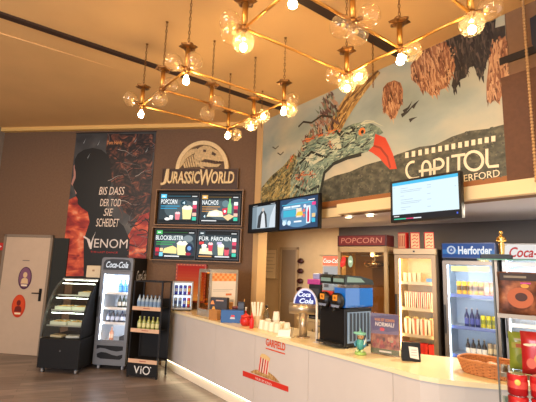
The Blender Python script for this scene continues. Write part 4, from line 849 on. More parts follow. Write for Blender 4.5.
# ---- tall beer cooler with blue header
t = thing('drinks_cooler', 'tall dark cooler under a lit blue header sign with three brand-lettered shelves of drinks', 'fridge', (2.345, 4.67, 0), R(-37)); W_ = .57
t['label'] = 'tall dark cooler under a lit blue header sign, full of cans and bottles'
cooler(t, W_, .52, 1.84, .50, 1.80, mat((36, 38, 42), .5), mat((120, 112, 104), .4, .3), mat((206, 222, 236), .45), [.74, 1.06, 1.42], em((226, 240, 255), 17), .045, shelf_m=mat((190, 206, 226), .3, .3), edge_m=mat((84, 104, 164), .4), lightside=(-1,))
B(em((255, 232, 150), 1.5)).box(-.20, .20, .03, .038, 1.70, 1.76).build('lamp_cover', t)
hd = B(mat((20, 30, 60), .4)).bbox(-.285, .285, -.04, .30, 1.845, 2.03, .008).use(em((26, 84, 160), .75)).rect(-.272, .272, 1.858, 2.018, -.0405).use(em((58, 130, 200), .75)).rect(-.272, .272, 1.90, 1.95, -.0407).build('header', t)
m = B(em((236, 240, 246), 1)).text('Herforder', -.10, .25, 1.895, 1.99, -.0415, bold=.03)
m.use(em((200, 214, 232), .9)).disc(-.175, 1.945, .05, .05, -.0413, 12).use(em((60, 100, 170), .9)).disc(-.175, 1.945, .03, .034, -.0415, 12).use(em((214, 220, 232), .9)).flat([(-.19, 1.93), (-.175, 1.965), (-.16, 1.93), (-.175, 1.94)], -.0417)
m.build('lettering', hd)
yc = can_proto('beer_can', .0275, .165, (222, 176, 60), (96, 70, 34)); oc = can_proto('orange_can', .0275, .165, (226, 150, 110), (240, 210, 180)); gc = can_proto('lime_can', .026, .15, (196, 190, 44), (120, 130, 30)); nb = bottle_proto('stout_bottle', .026, .22, (34, 40, 84), (206, 206, 214), (70, 80, 150))
db = bottle_proto('dark_bottle', .026, .20, (44, 42, 42), (190, 188, 180), (226, 226, 220)); bc = can_proto('beige_can', .026, .17, (150, 136, 110), (214, 200, 160)); lc = can_proto('dark_can', .026, .13, (70, 74, 84), (150, 156, 160))
xs = spread_x(7, -.17, .24)
row_on(t, yc, xs[:5], .13, 1.42, 'can', '%s of five yellow cans under the blue header sign', 'yellow cans in the blue-topped cooler')
row_on(t, oc, xs[5:], .13, 1.42, 'can', '%s of two orange cans beside the yellow cans', 'orange cans in the blue-topped cooler')
xs = spread_x(6, -.10, .24)
row_on(t, nb, xs[:3], .13, 1.06, 'bottle', '%s of three navy bottles in the blue-topped cooler', 'navy bottles in the blue-topped cooler')
row_on(t, gc, xs[3:], .13, 1.06, 'can', '%s of three lime-yellow cans in the blue-topped cooler', 'lime cans in the blue-topped cooler')
row_on(t, db, xs[:4], .13, .74, 'bottle', '%s of four white-labelled dark bottles in the blue-topped cooler', 'dark bottles in the blue-topped cooler')
row_on(t, bc, xs[4:], .13, .74, 'can', '%s of two beige cans in the blue-topped cooler', 'beige cans in the blue-topped cooler')
row_on(t, lc, xs, .13, .5065, 'can', '%s of six small dark cans, bottom of the blue-topped cooler', 'dark cans in the blue-topped cooler')
# ---- cooler with white header, behind the snack stand
t = thing('drinks_cooler', 'white-lit cooler with red script header, partly hidden behind the snack stand', 'fridge', (3.01, 4.44, 0), R(-33)); W_ = .72
cooler(t, W_, .5, 1.84, .50, 1.80, mat((50, 50, 54), .5), mat((150, 150, 152), .4, .3), mat((222, 232, 240), .45), [.80, 1.12, 1.45], em((230, 242, 255), 26), .045)
hd = B(mat((120, 120, 124), .4)).bbox(-.36, .36, -.04, .30, 1.845, 2.03, .03).use(em((236, 232, 230), .95)).flat([(-.34, 1.86), (.34, 1.86), (.34, 2.015), (-.29, 2.015), (-.325, 2.0), (-.34, 1.97)], -.0405).build('header', t)
B(em((196, 24, 34), .9)).text('Coca-Cola', -.28, .20, 1.875, 1.99, -.0415, shear=.35, bold=.02).build('lettering', hd)
lg = can_proto('lager_can', .036, .17, (54, 70, 60), (206, 196, 90)); row_on(t, lg, spread_x(6, -.27, .30), .13, .80, 'can', '%s of six dark green cans in the white-lit cooler', 'green cans in the white-lit cooler')

# ================================================================== BAR APPLIANCES
# ---- popcorn machine
t = thing('popcorn_machine', 'tall glass popcorn machine with red lettered header behind the slush machine', 'popcorn machine', (1.235, 5.24, 0), R(-39)); hw = .345; D_ = .48
B(mat((120, 40, 34), .4)).bbox(-hw, hw, 0, D_, .06, .93, .01).build('cart', t)
POST = mat((196, 168, 124), .35, .5)
for sx in (-hw + .02, hw - .02):
    for sy in (.02, D_ - .02): B(POST).box(sx - .02, sx + .02, sy - .02, sy + .02, .932, 1.98).build('post', t)
B(glass((250, 236, 210), .10)).box(-hw + .04, hw - .04, .012, .018, .94, 1.9).build('front_pane', t)
B(glass((250, 236, 210), .10)).box(-hw + .012, -hw + .018, .04, D_ - .04, .94, 1.9).box(hw - .018, hw - .012, .04, D_ - .04, .94, 1.9).build('side_pane', t)
B(mat((150, 120, 90), .5)).box(-hw + .04, hw - .04, D_ - .03, D_ - .02, .94, 1.9).use(mat((110, 84, 62), .6)).rect(-.05, .2, 1.45, 1.75, D_ - .031).build('rear_panel', t)
B(POST).box(-hw, hw, 0, D_, 1.905, 1.978).build('roof_rail', t)
hd = B(mat((70, 24, 24), .4)).bbox(-hw, hw, -.01, .25, 1.982, 2.125, .006).use(mat((112, 30, 28), .4)).rect(-hw + .02, hw - .02, 1.995, 2.112, -.0105).build('header', t)
B(mat((190, 130, 110), .4)).text('POPCORN', -.29, .29, 2.02, 2.09, -.0115, shear=.1).build('lettering', hd)
m = B(CHROME, True).lathe([(.01, 0), (.12, .01), (.14, .05), (.14, .09), (.01, .10)], (.08, .24, 1.70), 20).build('kettle', t)
B(STEEL).cyl((.08, .24, 1.80), (.08, .24, 1.905), .014).box(-.12, .28, .23, .25, 1.86, 1.875).build('kettle_arm', m)
B(em((255, 220, 160), 12), True).ball((.08, .16, 1.875), .025).build('lamp', t)
hp = B(mat((236, 206, 130), .8), True); rr = random.Random(2)
for k in range(160): hp.ball((rr.uniform(-.28, .28), rr.uniform(.06, .42), .955 + rr.uniform(0, .16)), .022, (1, 1, .9), 6, 4)
hp.build('popcorn_heap', t, 'stuff')
for sx in (-hw + .05, hw - .05):
    for sy in (.05, D_ - .05): B(BLACK, True).cyl((sx - .012, sy, .031), (sx + .012, sy, .031), .03).build('castor', t)
def on_machine(px, py, rx, rz, c, label, tilt):
    pl = Plane(1.235, 5.24, -39); x, z = pl.hit(px, py, -.02); o = thing('oval_sign', label, 'sign'); place(o, pl, x, -.016, z - rz)
    pts = [(rx * math.cos(2 * PI * k / 24) * math.cos(tilt) - rz * math.sin(2 * PI * k / 24) * math.sin(tilt), rz + rx * math.cos(2 * PI * k / 24) * math.sin(tilt) + rz * math.sin(2 * PI * k / 24) * math.cos(tilt)) for k in range(24)]
    m = B(mat(c, .4)).prism(pts, -.006, 0).use(mat(tuple(min(255, int(v * 1.3) + 20) for v in c), .4)).flat([(p[0] * .6, rz + (p[1] - rz) * .2) for p in pts], -.0065); m.build('plate', o)
    B(STEEL).cyl((0, 0.001, rz), (0, .014, rz), .006).build('mount', o)
on_machine(343, 262, .035, .075, (214, 50, 46), 'red oval sign on the popcorn machine beside the lit dispenser', -.35)
on_machine(350.5, 261.5, .035, .075, (150, 190, 170), 'pale green oval sign on the popcorn machine under its header', 0)
# ---- back counter with dispensers
t = thing('back_counter', 'cream cupboard with worktop standing against the bar wall', 'counter', (0, 0, 0)); place(t, BR, .68, -.76, 0)
B(mat((200, 180, 146), .6)).box(-.34, .34, .02, .72, .0, .86).build('body', t); B(WT).box(-.36, .36, 0, .73, .862, .90).build('worktop', t)
for s_ in (-1, 1):
    d = B(mat((214, 196, 160), .5)).box(min(0, s_ * .33) + .004, max(0, s_ * .33) - .004, .0, .018, .08, .85).build('cupboard_door', t); B(STEEL).box(s_ * .05 - .006, s_ * .05 + .006, -.012, -.001, .6, .75).build('handle', d)
def back_at(px, py, y): p = at_y(px, py, y); return p
p = at_y(314.5, 300, 6.38)
t = thing('coffee_machine', 'tall black drinks machine with pink top behind the draught tower', 'coffee machine', (p.x, p.y, .9015), R(-30))
B(BLACK).bbox(-.10, .10, 0, .30, 0, .52, .01).use(mat((60, 60, 64), .3)).rect(-.07, .07, .2, .46, -.0005).build('body', t)
B(mat((190, 60, 150), .4)).bbox(-.13, .09, .0, .24, .522, .60, .01).build('hopper_tray', t)
B(mat((150, 160, 206), .3)).bbox(-.06, .06, .05, .2, .602, .69, .02).build('hopper', t)
B(STEEL).box(-.06, .06, -.06, -.001, .02, .035).build('drip_tray', t)
p = at_y(331, 300, 6.02)
t = thing('cup_dispenser', 'white lit dispenser with glowing red header left of the popcorn machine', 'dispenser', (p.x, p.y, .9015), R(-30))
m = B(mat((206, 200, 192), .4)).bbox(-.14, .14, 0, .26, 0, .82, .01).use(em((214, 210, 206), .7)).rect(-.12, .12, .03, .80, -.0005).use(mat((90, 90, 94), .4)).rect(-.11, -.05, .62, .72, -.001).rect(-.11, -.04, .5, .55, -.001).use(mat((150, 150, 150), .4))
for k in range(7): m.rect(-.10, -.03 + .02 * (k % 2), .08 + k * .055, .105 + k * .055, -.001)
m.build('body', t)
m = B(mat((190, 160, 120), .4)).box(-.18, .18, -.03, .27, .955, .975).build('top_board', t)
m = B(em((250, 110, 80), 1.6)).bbox(-.135, .135, -.01, .25, .825, .953, .01).build('header', t)
B(em((255, 236, 220), 2)).text('Coca-Cola', -.12, .12, .86, .92, -.0115, shear=.3).build('lettering', m)
p = at_y(328, 300, 5.72); pl_ = popbox_proto('striped_carton', .11, .36, (206, 40, 34), (226, 190, 150), 5)
t = thing('side_table', 'slim grey stand hidden behind the slush machine', 'table', (p.x, p.y, 0), R(-40)); B(GREYMET).bbox(-.1, .1, -.1, .1, .88, .9, .01).build('table_top', t); B(GREYMET).cyl((0, 0, .02), (0, 0, .879), .025).build('leg', t); B(GREYMET).lathe([(.12, 0), (.12, .015), (.03, .0199)], n=20).build('base', t)
tag(pl_, 'tall red and cream striped carton seen above the red slush tank', 'box', None, (p.x, p.y, .9015), R(-20))
for i, (px, py) in enumerate(((301.7, 261), (301.3, 271), (301, 281), (300.6, 289.5))):
    x, z = BR.hit(px, py, -.02)
    t = thing('wall_knob', '%s dark red round knob in the column on the cream bar wall' % ('topmost', 'second from top', 'third from top', 'lowest')[i], 'knob', group='round knobs on the bar wall'); place(t, BR, x, -.002, z)
    B(mat((60, 20, 18), .4), True).ball((0, -.05, 0), .062, (1.15, .6, .8), 16, 9).build('knob_cap', t); B(STEEL).cyl((0, -.03, 0), (0, 0, 0), .02).build('wall_mount', t)
# ---- recessed lights in the soffit
for i, (px, py) in enumerate(((348.5, 217.5), (370, 216))):
    p = at_z(px, py, 2.357)
    t = thing('downlight', ('small round ceiling light nearer the pillar under the soffit', 'small round ceiling light nearer the big white screen under the soffit')[i], 'light', (p.x, p.y, 2.357), 0, 'soffit downlights')
    B(STEEL, True).shell([(.045, .0), (.06, -.004), (.062, .002)], n=20).build('trim_ring', t); B(em((255, 232, 190), 14)).cyl((0, 0, .0), (0, 0, .002), .043, n=20).build('lens', t)

# ================================================================== THINGS ON THE COUNTER
def cthing(name, label, cat, px, py, v, rot, group=None):
    p = cpos(px, py, v); return thing(name, label, cat, (p[0], p[1], CZ_ + .001), R(rot), group)
# small glass-front can fridge
t = cthing('mini_fridge', 'small silver glass-front fridge of blue cans at the counter end', 'fridge', 181.5, 307, .10, 8); hw = .165
B(mat((150, 146, 140), .35, .4)).box(-hw, -hw + .02, 0, .20, .02, .46).box(hw - .02, hw, 0, .20, .02, .46).box(-hw + .02, hw - .02, .18, .20, .02, .46).box(-hw + .02, hw - .02, 0, .18, .02, .045).box(-hw + .02, hw - .02, 0, .18, .435, .46).build('carcass', t)
B(em((214, 226, 240), 1.6)).box(-hw + .021, hw - .021, .172, .178, .05, .43).build('lit_back', t)
d = B(mat((170, 166, 158), .3, .5)).box(-hw, -hw + .022, -.02, -.001, .02, .46).box(hw - .022, hw, -.02, -.001, .02, .46).box(-hw + .022, hw - .022, -.02, -.001, .02, .045).box(-hw + .022, hw - .022, -.02, -.001, .435, .46).build('door', t); B(CLEAR).box(-hw + .022, hw - .022, -.012, -.008, .045, .435).build('pane', d)
B(mat((180, 190, 200), .3)).box(-hw + .021, hw - .021, .03, .17, .236, .244).build('shelf', t)
for sx in (-.13, .13):
    for sy in (.03, .17): B(BLACK).cyl((sx, sy, 0), (sx, sy, .019), .014).build('foot', t)
ec = can_proto('energy_can', .027, .15, (40, 60, 200), (190, 200, 224)); sc_ = can_proto('silver_can', .027, .15, (150, 170, 196), (60, 90, 170)); rc = can_proto('red_can', .027, .15, (206, 60, 60), (236, 190, 60))
t.location.z -= 0
row_on(t, [ec, ec, ec, rc], spread_x(4, -.14, .14), .08, .244, 'can', '%s of four slim cans, upper shelf of the counter fridge', 'cans on the upper shelf of the counter fridge')
row_on(t, [sc_, sc_, ec, rc], spread_x(4, -.14, .14), .08, .0455, 'can', '%s of four slim cans, floor of the counter fridge', 'cans on the floor of the counter fridge')
# glowing board on the wall behind
x0, z1 = BW.hit(176.5, 263.5, -.05); x1, z0 = BW.hit(204.5, 303, -.05)
t = thing('backlit_board', 'glowing orange-red board on the brown wall behind the counter fridge', 'sign'); place(t, BW, (x0 + x1) / 2, -.002, z0); w, h = (x1 - x0) / 2, z1 - z0
m = B(mat((150, 50, 30), .5)).box(-w, w, -.05, 0, 0, h)
for k in range(12):
    c0 = (196, 34, 16); c1 = (226, 140, 60); f = k / 11
    m.use(em(tuple(int(c1[i] + (c0[i] - c1[i]) * f) for i in range(3)), .75)).rect(-w + .03, w - .03, .03 + (h - .06) * k / 12, .03 + (h - .06) * (k + 1) / 12, -.0505)
m.use(em((240, 130, 70), .8))
for k in range(9): m.rect(-w + .02 + (2 * w - .04) * k / 9, -w + .02 + (2 * w - .04) * (k + .5) / 9, h - .022, h - .010, -.0507)
for k in range(10): m.rect(-w + .008, -w + .018, .02 + (h - .04) * k / 10, .02 + (h - .04) * (k + .5) / 10, -.0507).rect(w - .018, w - .008, .02 + (h - .04) * k / 10, .02 + (h - .04) * (k + .5) / 10, -.0507)
m.build('panel', t); B(BLACK).box(-.1, .1, -.001, .001, h * .4, h * .6).build('wall_mount', t)
# nacho warmer
p = cpos(208.5, 314, .10); t = thing('nacho_warmer', 'glass nacho warmer with orange chequered top glowing beside the counter fridge', 'warming cabinet', (p[0], p[1], CZ_ + .001), CT.a); W_, D_, HT = .36, .48, .68     # local x runs back along the front from the corner
NM = mat((176, 166, 150), .35, .4)
B(NM).bbox(-W_, 0, 0, D_, .0, .10, .006).build('base', t); B(NM).bbox(-W_, 0, 0, D_, HT - .05, HT, .006).build('top', t)
for sx in (-W_ + .015, -.015):
    for sy in (.015, D_ - .015): B(NM).box(sx - .015, sx + .015, sy - .015, sy + .015, .101, HT - .051).build('post', t)
B(glass((255, 230, 190), .1)).box(-W_ + .03, -.03, .012, .016, .101, HT - .051).build('front_pane', t)
OC = mat((226, 130, 60), .5); OC2 = mat((236, 176, 110), .5)
m = B(mat((226, 214, 196), .5)).box(-.016, -.010, .03, D_ - .03, .101, HT - .051)
k = 0
for i in range(10):
    for j in range(3):
        y0 = .032 + (D_ - .064) * i / 10; m.use(OC if (i + j) % 2 else OC2).box(-.0095, -.009, y0, y0 + (D_ - .064) / 10, HT - .17 + j * .038, HT - .132 + j * .038)
m.use(mat((206, 120, 70), .5)).box(-.0095, -.009, .28, .38, .30, .33).use(mat((190, 180, 164), .5)).box(-.0095, -.009, .06, .40, .38, .39).box(-.0095, -.009, .06, .34, .36, .366)
for j in range(7): m.use(mat((90, 80, 74), .5)).box(-.0095, -.009, .34 + j * .012, .346 + j * .012, .15, .24)
m.build('side_board', t)
B(mat((200, 150, 90), .6)).box(-W_ + .03, -.03, D_ - .03, D_ - .024, .101, HT - .051).build('rear_board', t)
B(em((255, 170, 70), 4)).box(-W_ + .06, -.06, .1, .4, HT - .062, HT - .056).build('lamp', t)
hp = B(mat((226, 160, 60), .7)); rr = random.Random(4)
for k in range(120):
    c = Vector((rr.uniform(-W_ + .06, -.06), rr.uniform(.05, D_ - .06), .112 + rr.uniform(0, .14))); q = [c + Vector((rr.uniform(-.035, .035), rr.uniform(-.035, .035), rr.uniform(-.012, .02))) for _ in range(3)]
    hp.add(q + [v + Vector((0, .002, .004)) for v in q], [(0, 1, 2), (5, 4, 3), (0, 3, 4, 1), (1, 4, 5, 2), (2, 5, 3, 0)])
hp.build('nacho_heap', t, 'stuff')
# boxes
def place_px(o, px, py, v, rot): p = cpos(px, py, v); o.location = (p[0], p[1], CZ_ + .001); o.rotation_euler.z = R(rot)
t = thing('black_carton', 'black box with coloured triangles leaning by the nacho warmer', 'box'); place_px(t, 218, 315, .13, -12)
m = B(mat((34, 24, 22), .5)).bbox(-.125, .125, 0, .10, 0, .29, .005).use(mat((190, 150, 130), .5)).rect(-.04, .07, .245, .262, -.0008)
for x, z, c in ((-.07, .12, (226, 160, 50)), (-.075, .035, (206, 60, 80)), (.045, .035, (130, 150, 120)), (-.09, .2, (226, 140, 60))): m.use(mat(c, .5)).flat([(x - .03, z), (x + .03, z), (x + .012, z + .05), (x - .012, z + .05)], -.0006)
m.build('carton_body', t); B(mat((44, 32, 30), .5)).box(-.12, .12, .005, .095, .2905, .292).build('flap', t)
CARD = mat((176, 122, 66), .8, noise=.08, nscale=20)
def carton(label, px, py, v, rot, w, d, h):
    t = thing('cardboard_box', label, 'box', group='cardboard boxes beside the nacho warmer'); place_px(t, px, py, v, rot)
    B(CARD).bbox(-w / 2, w / 2, 0, d, 0, h, .003).build('box_body', t); B(mat((196, 146, 90), .8)).box(-w / 2, w / 2, .0, d / 2 - .001, h + .0005, h + .003).box(-w / 2, w / 2, d / 2 + .001, d, h + .0005, h + .003).build('flap', t)
carton('low brown cardboard box in front of the black triangle box', 212.5, 320, .025, -35, .15, .08, .13)
carton('upright brown cardboard box between the black and the blue box', 229, 312, .36, 0, .10, .08, .21)
t = thing('blue_carton', 'bright blue carton with small red mark lying at the counter edge', 'box'); place_px(t, 232, 320, .12, -2)
m = B(mat((44, 96, 160), .5)).bbox(-.15, .15, 0, .11, 0, .16, .004).use(mat((190, 200, 214), .5)).flat([(-.03, .05), (.04, .05), (.03, .075), (-.02, .075)], -.0006).use(mat((206, 60, 60), .5)).flat([(-.02, .078), (.035, .078), (.028, .10), (-.012, .10)], -.0006)
m.build('carton_body', t); B(mat((30, 70, 130), .5)).box(-.148, .148, .003, .107, .1605, .162).build('flap', t)
t = thing('preserve_jar', 'dark blue jar behind the bright blue carton', 'jar'); place_px(t, 235.5, 312, .34, 0); B(mat((50, 50, 90), .2), True).lathe([(.05, 0), (.055, .01), (.055, .13), (.045, .15)], n=18).build('body', t); B(mat((120, 60, 60), .4), True).lathe([(.05, .151), (.05, .175), (.045, .18)], n=18).build('lid', t)
t = thing('tablet_stand', 'black wedge-shaped stand at the end of the bright blue carton', 'stand'); place_px(t, 240.5, 317, .30, -15); B(BLACK).prism([(0, 0), (.12, 0), (.09, .03), (.03, .26), (.0, .26)], -.045, .045, 'yz').build('wedge', t); B(mat((50, 52, 58), .3)).box(-.04, .04, -.004, -.001, .02, .24).build('screen', t)
t = thing('paper_cup', 'white paper cup with red print and a straw by the brown wall', 'cup'); place_px(t, 243.3, 312.5, .52, 0)
B(mat((230, 220, 206), .5), True).lathe([(.036, 0), (.05, .14), (.052, .145)], n=18).build('cup_body', t); B(mat((196, 40, 40), .5), True).shell([(.0405, .04), (.0475, .11)], n=18).build('printed_band', t); B(WHITE, True).lathe([(.053, .1455), (.053, .153), (.04, .156)], n=18).build('lid', t); B(mat((226, 170, 90), .5)).cyl((.0, 0, .12), (.01, 0, .27), .005).build('straw', t)
t = thing('sauce_tub', 'round red tub with lid beside the straw holder', 'tub'); place_px(t, 245.8, 324.5, .16, 0)
B(mat((196, 36, 30), .4), True).lathe([(.05, 0), (.072, .03), (.075, .07), (.06, .105)], n=20).build('body', t); B(mat((214, 60, 48), .4), True).lathe([(.066, .1055), (.066, .122), (.03, .135), (.012, .15), (.001, .152)], n=20).build('lid', t)
t = thing('ketchup_bottle', 'slim red squeeze bottle standing before the straw holder', 'bottle'); place_px(t, 251.6, 326, .10, 0)
B(mat((206, 30, 34), .35), True).lathe([(.024, 0), (.027, .01), (.027, .10), (.016, .13)], n=16).build('body', t); B(mat((220, 50, 44), .35), True).lathe([(.017, .1305), (.012, .15), (.004, .185)], n=12).build('nozzle', t)
t = thing('straw_holder', 'pale pot holding a fan of wrapped white straws on the counter', 'holder'); place_px(t, 256.5, 327, .22, 0); hp0 = t.location.copy()
B(mat((216, 196, 156), .5), True).shell([(.044, .0), (.072, .14)], n=18).lathe([(.044, 0), (.044, .004)], n=18).build('pot', t)
rr = random.Random(8); st0 = None
for k in range(9):
    a = 2 * PI * k / 9; tilt = .15 * math.cos(a); tl2 = .12 * math.sin(a)
    o = B(mat((240, 232, 204), .6)).box(-.011, .011, -.003, .003, 0, .29).build('paper_straw') if k == 0 else st0.copy()
    if k == 0: st0 = o
    else: C.objects.link(o)
    o.location = (hp0.x + .026 * math.cos(a), hp0.y + .026 * math.sin(a), hp0.z + .012); o.rotation_euler = (-tl2, tilt, 0)
    o['label'] = 'wrapped white straw fanning out of the pale pot'; o['category'] = 'straw'; o['group'] = 'straws in the pale pot'
t = thing('syrup_bottle', 'clear glass bottle with dark cap behind the straw holder', 'bottle'); place_px(t, 266.2, 318, .50, 0)
B(glass((236, 240, 220), .22), True).lathe([(.036, 0), (.038, .01), (.038, .12), (.015, .17), (.015, .21)], n=18).build('body', t); B(mat((46, 50, 46), .4), True).lathe([(.018, .211), (.018, .235), (.014, .24)], n=12).build('cap', t)
wc = B(mat((238, 228, 204), .5), True).lathe([(.045, 0), (.046, .004), (.034, .10), (.033, .103)], n=18).build('white_cup')
B(mat((226, 214, 188), .5), True).shell([(.047, 0), (.0475, .003), (.0462, .006)], n=18).build('rim', wc)
ci = 0
for r_, (pp, v) in enumerate((((262, 267, 272, 277.5), .20), ((268, 276, 282, 287), .34))):
    for k, px in enumerate(pp):
        p = cpos(px, 329 - r_ * 4, v); n_ = 2 if r_ == 1 and k == 1 else 1
        put(wc, (p[0], p[1], CZ_ + .001), 0, 'upturned white cup, %s in the %s row' % (nth(k, 4), ('front', 'back')[r_]), 'cup', 'upturned white cups on the counter')
        if n_ == 2: put(wc, (p[0], p[1], CZ_ + .1055), 0, 'white cup stacked upside down on the %s cup of the %s row' % (nth(k, 4), ('front', 'back')[r_]), 'cup', 'upturned white cups on the counter')
t = thing('napkin_tray', 'white napkin pile lying between cups and draught tower', 'tray'); place_px(t, 286, 333, .10, -25); B(mat((240, 232, 212), .6)).bbox(-.10, .08, -.05, .07, 0, .012, .006).build('tray_base', t); B(mat((246, 240, 224), .7)).prism([(-.08, .013), (.06, .013), (.07, .10), (.05, .085), (-.07, .075)], -.04, .05).build('napkin_pile', t)
t = thing('cup_tube', 'slim white upright tube between the draught tower and slush machine', 'dispenser tube'); place_px(t, 316.5, 343, .18, 0)
B(mat((226, 220, 206), .4), True).cyl((0, 0, .009), (0, 0, .44), .013, n=14).build('tube', t); B(mat((206, 200, 190), .4), True).lathe([(.035, 0), (.035, .006), (.014, .0088)], n=18).build('base', t)
# draught tower with lit half-round badge
t = thing('draught_tower', 'cream T-shaped draught tower with a lit half-round badge', 'draught tower'); place_px(t, 303, 339, .26, -12)
TW = mat((190, 172, 142), .28, .7)
B(TW, True).cyl((0, 0, .012), (0, 0, .26), .045, n=20).build('column', t); B(TW, True).lathe([(.075, 0), (.075, .008), (.05, .0118)], n=22).build('base_flange', t)
B(TW, True).cyl((-.155, 0, .305), (.155, 0, .305), .06, n=22).build('crossbar', t)
for k, x in enumerate((-.10, 0, .10)):
    tp = B(CHROME, True).cyl((x, .055, .305), (x, .10, .305), .012, n=10).cyl((x, .10, .31), (x, .10, .25), .010, n=10).build('tap', t); B(BLACK, True).cyl((x, .085, .318), (x, .075, .36), .009, n=10).build('tap_handle', tp)
bd = lambda s_: [(.02 + .135 * s_ * math.cos(PI * k / 20), (.345) + .185 * s_ * math.sin(PI * k / 20)) for k in range(21)]
sg = B(mat((206, 200, 206), .4)).prism(bd(1), -.022, .022).use(em((226, 226, 250), 1.1)).flat(bd(.95), -.0226).use(em((66, 70, 150), .9)).flat(bd(.86), -.0229).build('badge', t)
B(em((236, 240, 255), 1.3)).text('Coca', -.06, .08, .434, .489, -.0234, shear=.3, bold=.03).text('Cola', -.045, .11, .364, .419, -.0234, shear=.3, bold=.03).build('lettering', sg)
# ---- twin slush machine
t = thing('slush_machine', 'black twin slush machine with one red and one blue tank', 'slush machine', (0, 0, CZ_ + .001), R(-55)); hw = .18; D_ = .39
sc0 = at_z(345, 349.5, CZ_); t.location.x = sc0.x - hw * math.cos(R(-55)); t.location.y = sc0.y - hw * math.sin(R(-55))
B(BLACK).bbox(-hw, hw, 0, D_, .02, .37, .012).build('body', t)
gr = B(mat((120, 146, 176), .5)).box(hw + .001, hw + .006, .03, D_ - .03, .05, .34)
for k in range(7): gr.use(mat((44, 56, 70), .4)).box(hw + .006, hw + .011, .06 + k * .05, .085 + k * .05, .07, .33)
gr.build('side_grille', t)
B(mat((30, 30, 32), .4)).box(-.15, .15, -.07, -.001, .03, .045).build('drip_tray', t)
for sx in (-.15, .15):
    for sy in (.05, D_ - .05): B(BLACK).cyl((sx, sy, 0), (sx, sy, .019), .018).build('foot', t)
for s_, c, nm in ((-1, (226, 70, 56), 'red'), (1, (30, 120, 220), 'blue')):
    x = s_ * .091; wd = .082
    sec = [(-wd, .40), (-wd * .9, .376), (wd * .9, .376), (wd, .40), (wd, .60), (-wd, .60)]
    fill = [(a * .93, .38 + (b - .376) * (.66 if nm == 'red' else .84)) for a, b in sec]
    tk = B(glass((244, 248, 250), .08)).prism([(x + a, b) for a, b in sec], .012, D_ + .035).build('tank', t)
    tk['label'] = 'clear tank of %s slush' % nm
    B(mat(c, .25, coat=.5)).prism([(x + a, b) for a, b in fill], .02, D_ + .027).build('slush', tk)
    # frosted white upper part of the tank
    fp_ = B(BLACK, True).cyl((x, .0, .44), (x, -.045, .44), .08, n=26).use(mat((120, 130, 150), .3), False).prism([(x - .06, .405), (x + .06, .405), (x + .045, .38), (x - .045, .38)], -.0475, -.0455).build('faceplate', t)
    B(mat((226, 150, 50), .4)).box(x - .03, x + .03, -.052, -.0465, .445, .50).use(mat((150, 90, 30), .4)).rect(x - .015, x + .015, .46, .485, -.0525).build('flavour_label', fp_)
    B(BLACK, True).cyl((x, -.04, .375), (x, -.075, .345), .013).build('tap', fp_)
    ld = B(mat((30, 40, 40), .35)).prism([(.0, .602), (D_ + .04, .602), (D_ + .02, .65), (D_ * .6, .685), (.03, .695), (.0, .66)], x - wd, x + wd, 'yz').build('lid', t)
    B(mat((120, 150, 144), .25)).prism([(.03, .625), (D_ * .5, .625), (D_ * .45, .665), (.04, .68)], x - wd - .002, x - wd - .0005, 'yz').prism([(.03, .625), (D_ * .75, .625), (D_ * .6, .665), (.04, .68)], x + wd + .0005, x + wd + .002, 'yz').box(x - wd + .01, x + wd - .01, -.002, -.0005, .625, .66).build('lid_window', ld)
# ---- figurine
t = thing('toy_figurine', 'small teal and lime toy figurine beside the film leaflet stand', 'figurine'); place_px(t, 360.5, 354.5, .15, -25)
TE = mat((70, 150, 140), .35, noise=.3, nscale=60); LM = mat((150, 190, 100), .4); SKIN = mat((176, 140, 96), .5)
B(LM, True).lathe([(.05, 0), (.055, .01), (.045, .025), (.02, .03)], n=18).build('base', t)
B(TE, True).ball((0, 0, .085), .038, (1, .85, 1.45), 16, 10).build('body', t)
hd = B(SKIN, True).ball((.004, -.004, .155), .030, (1, .95, .95), 16, 10).build('head', t)
B(mat((120, 186, 160), .4), True).ball((0, .004, .178), .036, (1.25, 1, .55), 16, 8).ball((-.045, 0, .183), .014, (1.3, .8, .8)).ball((.04, 0, .182), .012).lathe([(.012, 0), (.001, .035)], (.0, 0, .192), 10).build('cap', hd)
B(BLACK, True).ball((-.008, -.030, .157), .004).ball((.014, -.030, .157), .004).build('eyes', hd)
for s_ in (-1, 1): B(mat((60, 130, 160), .35), True).tube([(s_ * .032, 0, .115), (s_ * .05, -.012, .09), (s_ * .036, -.034, .075)], .010, 8).build('arm', t); B(mat((180, 206, 150), .4), True).ball((s_ * .022, -.03, .035), .018, (.9, 1.3, .8)).build('foot', t)
B(mat((206, 214, 190), .4)).flat([(.03, .09), (.052, .16), (.045, .09)], -.02).prism([(.03, .06), (.055, .15), (.05, .06)], .0, .006).build('wing', t)
# ---- leaflet stand
t = thing('leaflet_stand', 'counter stand with a purple and rust coloured film leaflet', 'leaflet stand', (1.095, 3.765, CZ_ + .001), R(-33)); w = .128; h = .365
m = B(ramp_mat('leaflet_print', [(.3, (90, 50, 40)), (.5, (160, 96, 70)), (.65, (196, 140, 100)), (.8, (120, 130, 80))], 18, 8)).box(-w, w, 0, .004, .008, h)
m.use(mat((92, 78, 116), .5)).rect(-w + .002, w - .002, .20, h - .002, -.0006).use(mat((124, 104, 130), .5)).flat([(-w + .002, .20), (-.05, .22), (.02, .205), (w - .002, .225), (w - .002, .19), (-w + .002, .18)], -.0008)
m.use(mat((84, 92, 52), .5)).rect(-w + .002, w - .002, .01, .055, -.0008).use(mat((236, 150, 60), .5)).text('WAS IST SCHON', -.09, .09, .295, .32, -.0012, bold=.02).use(mat((236, 224, 214), .5)).text('NORMAL?', -.085, .09, .25, .287, -.0012, shear=.1, bold=.03)
